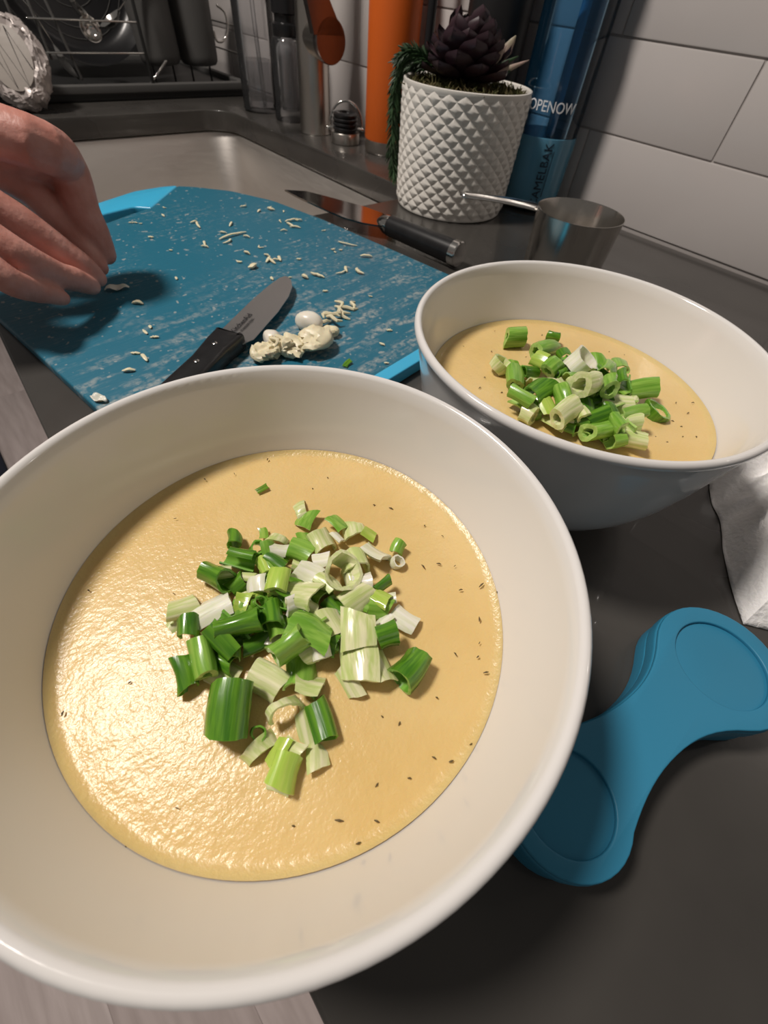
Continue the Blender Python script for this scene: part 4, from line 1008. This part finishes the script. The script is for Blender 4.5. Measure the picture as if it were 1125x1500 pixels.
# black pan leaning in the rack
pan = thing('frying_pan', 'black frying pan standing on edge in the dish rack', 'pan', (.36, 1.30, .155), (math.radians(82), 0, 0))
ob('pan_body', lathe('pan_body', [(0, 0), (.10, 0), (.112, .006), (.128, .035), (.131, .036), (.131, .033), (.116, .004), (.104, -.0035), (0, -.0035)], 72), M['black'], pan)
bm = bmesh.new(); 
for r in (.030, .055, .080, .095): 
    tube_bm(bm, [(r*math.cos(2*PI*i/40), r*math.sin(2*PI*i/40), .0004) for i in range(41)], .0006, 5, 'flat')
ob('ring_grooves', from_bm('ring_grooves', bm), M['greycup'], pan)
# spoons
def spoon(px0, px1, Y, lab):
    a, b = PY(*px0, Y), PY(*px1, Y); t = thing('spoon', lab, 'spoon', a); d = b-a; L = d.length
    t.rotation_euler = d.to_track_quat('X', 'Z').to_euler()
    ob('bowl', grid_surface('bowl', 14, 9, lambda u, v_: Vector((-.024+.05*u, (v_-.5)*.034*math.sin(PI*(.02+.96*u))**.6, -.010*(1-(2*v_-1)**2)*math.sin(PI*u)))), M['chrome'], t)
    ob('handle', tube('handle', [(.024, 0, 0), (.06, 0, .004), (max(L, .1), 0, .0)], [.0022, .003, .0045], 10, 'round', .4, (0, 0, 1)), M['chrome'], t)
spoon((160, 28), (200, -12), 1.150, 'chrome spoon lying high in the dish rack wires')
spoon((98, 92), (60, 40), 1.17, 'chrome spoon standing low in the dish rack')
spoon((118, 12), (80, -30), 1.18, 'chrome spoon leaning in the dish rack before the black pan')
ob('tea_strainer', lathe('tea_strainer', [(0, -.012), (.010, -.010), (.016, -.002), (.0165, .002), (.0155, .002), (.0148, -.001), (.009, -.0085), (0, -.0105)], 32), M['chrome'], None, PY(133, 43, 1.17), (math.radians(70), 0, 0), 'small chrome strainer cup hung on the dish rack wires', 'strainer')

# foil-wrapped round leaning on the rack
wc = PY(22, 92, 1.085)
wr = thing('foil_package', 'round foil-wrapped package with dark zigzag lines leaning by the dish rack', 'package', wc)
nrm_w = (O-wc); nrm_w.normalize(); nrm_w = (nrm_w+Vector((0, 0, .35))-CR*.35).normalized()
wr.scale = (.88, .88, .88)
wr.rotation_euler = nrm_w.to_track_quat('Z', 'Y').to_euler()
rndw = random.Random(2)
def wfn(u, v_):
    a = 2*PI*u; prof = [(0, -.022), (.040, -.022), (.054, -.016), (.0585, -.004), (.056, .008), (.049, .0145), (.046, .0135), (.0, .0135)]
    x = v_*(len(prof)-1); i = min(int(x), len(prof)-2); t = x-i
    r = prof[i][0]*(1-t)+prof[i+1][0]*t; z = prof[i][1]*(1-t)+prof[i+1][1]*t
    k = 1+(.025*math.sin(7*a+3*z*100)+.018*math.sin(13*a-z*160)+.012*math.sin(23*a))*(1 if r > .02 else 0)
    j_ = rndw.uniform(-1, 1)*(.0022 if r > .03 else 0)
    return Vector(((r*k*.88+j_)*math.cos(a), (r*k*1.08+j_)*math.sin(a), z+(.0022*math.sin(9*a+i)+rndw.uniform(-.0018, .0018) if 0.03 < r else 0)))
ob('foil_wrap', grid_surface('foil_wrap', 60, 29, wfn, True, 20), M['foil'], wr)
ob('face_label', plate('face_label', [[(.0345*math.cos(2*PI*i/40), .0430*math.sin(2*PI*i/40)) for i in range(40)]], .0140, .0156, .0003), M['label'], wr)
zg = [(-.032, .022), (.000, -.040), (-.020, .036), (.020, -.038), (.004, .040), (.031, -.012)]
ob('zigzag_line', tube('zigzag_line', [(x, y, .0159) for x, y in zg], .0009, 6), M['ink'], wr, label='dark zigzag line')

# ---------------------------------------------------------------- hand
def hand():
    bm = bmesh.new()
    J = lambda x, y, z: P(x, y, z/100)
    Wc = lambda x, y, z: Vector((x, y, z))/100
    def finger(mcp, pip, dip, tip):
        return [mcp, mcp.lerp(pip, .5)+Vector((0, 0, .002)), pip, dip, dip.lerp(tip, .5)+Vector((0, 0, .0008)), tip]
    thumb = [Wc(.3, 44.8, 11.2), J(45, 208, 10.0), J(96, 242, 8.2), J(121, 306, 6.0), J(138, 342, 4.6), J(154, 371, 3.4)]
    index = finger(Wc(0, 43.0, 10.2), J(40, 275, 7.2), J(98, 338, 4.9), J(146, 391, 2.9))
    middle = finger(Wc(-1, 40.8, 10.2), J(28, 325, 6.4), J(96, 372, 4.4), J(143, 407, 2.7))
    ring = finger(Wc(-1.5, 38.8, 9.5), J(22, 371, 5.8), J(84, 402, 4.1), J(134, 419, 2.7))
    pinky = finger(Wc(-1.5, 36.8, 8.6), J(8, 408, 5.2), J(50, 425, 4.0), J(90, 436, 3.1))
    rr = {'t': [.0160, .0145, .0132, .0112, .0108, .0078], 'i': [.0125, .0108, .0104, .0088, .0084, .0062], 'm': [.0125, .0108, .0106, .0090, .0085, .0062], 'r': [.012, .0102, .0098, .0084, .0080, .006], 'p': [.011, .0088, .0084, .0072, .0068, .0052]}
    def chain(pts, rad):
        cp = catmull(pts, 5); k = len(rad)-1; rs_ = []
        for i in range(len(cp)):
            t = i/(len(cp)-1)*k; a = min(int(t), k-1); rs_.append(rad[a]+(rad[a+1]-rad[a])*(t-a))
        tube_bm(bm, cp, rs_, 14)
    for pts, k in ((thumb, 't'), (index, 'i'), (middle, 'm'), (ring, 'r'), (pinky, 'p')): chain(pts, rr[k])
    mc_ = (index[0]+middle[0]+ring[0]+pinky[0])/4
    wrist = mc_+Vector((-.072, .022, .034)); elbow = wrist+Vector((-.22, .03, .06))
    for pts, r0 in ((thumb, .016), (index, .0150), (middle, .0150), (ring, .0145), (pinky, .0135)):
        chain([wrist+(pts[0]-mc_)*.35, (wrist+(pts[0]-mc_)*.35).lerp(pts[0], .5)+Vector((0, 0, .003)), pts[0]], [.019, .0165, r0*.92])
    mp = [thumb[0], index[0], middle[0], ring[0], pinky[0]]
    for pa, pb in zip(mp, mp[1:]):                             # flesh between the hand bones
        for t in (.33, .67):
            q = pa.lerp(pb, t); w0 = wrist+(q-mc_)*.35; chain([w0, w0.lerp(q, .5)+Vector((0, 0, .002)), q], [.019, .0165, .0125])
    chain([index[0], pinky[0]], [.012, .011]); chain([index[0].lerp(wrist, .3), pinky[0].lerp(wrist, .3)], [.013, .012])
    chain([thumb[0].lerp(thumb[1], .4), index[0].lerp(index[1], .3)], [.012, .010])
    back = Vector((.35, .55, -.35))*.012                       # the web of the thumb lies deeper than the fingers
    for q in range(9):
        t = q/8
        A = thumb[0].lerp(thumb[1], t*2) if t < .5 else thumb[1].lerp(thumb[2], t*2-1)
        Bq = index[0].lerp(index[1], t*2) if t < .5 else index[1].lerp(index[2], t*2-1)
        chain([A+back*.5, A.lerp(Bq, .5)+back, Bq+back*.5], [.0105-.0015*t, .0100-.001*t, .0095-.0005*t])
    chain([wrist, wrist.lerp(elbow, .5), elbow], [.027, .031, .036])
    me = bpy.data.meshes.new('hand'); bmesh.ops.recalc_face_normals(bm, faces=bm.faces); bm.to_mesh(me); bm.free()
    base = middle[-1].copy()
    o = bpy.data.objects.new('hand_tmp', me); C.objects.link(o)
    r = o.modifiers.new('r', 'REMESH'); r.mode = 'VOXEL'; r.voxel_size = .0013
    s = o.modifiers.new('s', 'SMOOTH'); s.factor = .5; s.iterations = 6
    dg = bpy.context.evaluated_depsgraph_get()
    m2 = bpy.data.meshes.new_from_object(o.evaluated_get(dg)); bpy.data.objects.remove(o)
    for v_ in m2.vertices: v_.co -= base
    m2.name = 'hand'; finish(m2, True, None)
    h = ob('person_hand', m2, M['skin'], None, base, label="person's bare hand with bunched fingertips pinching above the teal cutting board", cat='hand')
    # thumbnail on the outer side of the thumb tip
    tip, dj = thumb[-1], (thumb[-1]-thumb[-3]).normalized()
    out_ = (CR*.75-CD*.1-CF*.55); out_ = (out_-dj*out_.dot(dj)).normalized(); sidev = dj.cross(out_)
    nm = grid_surface('fingernail', 9, 9, lambda u, v_: tip-base+dj*(.001-.010*(1-u)+.004*u)+sidev*(v_-.5)*.0105*(1-.25*u*u)+out_*(.0078-.0026*(2*v_-1)**2-.0024*u*u))
    ob('fingernail', nm, M['nail'], h)
hand()
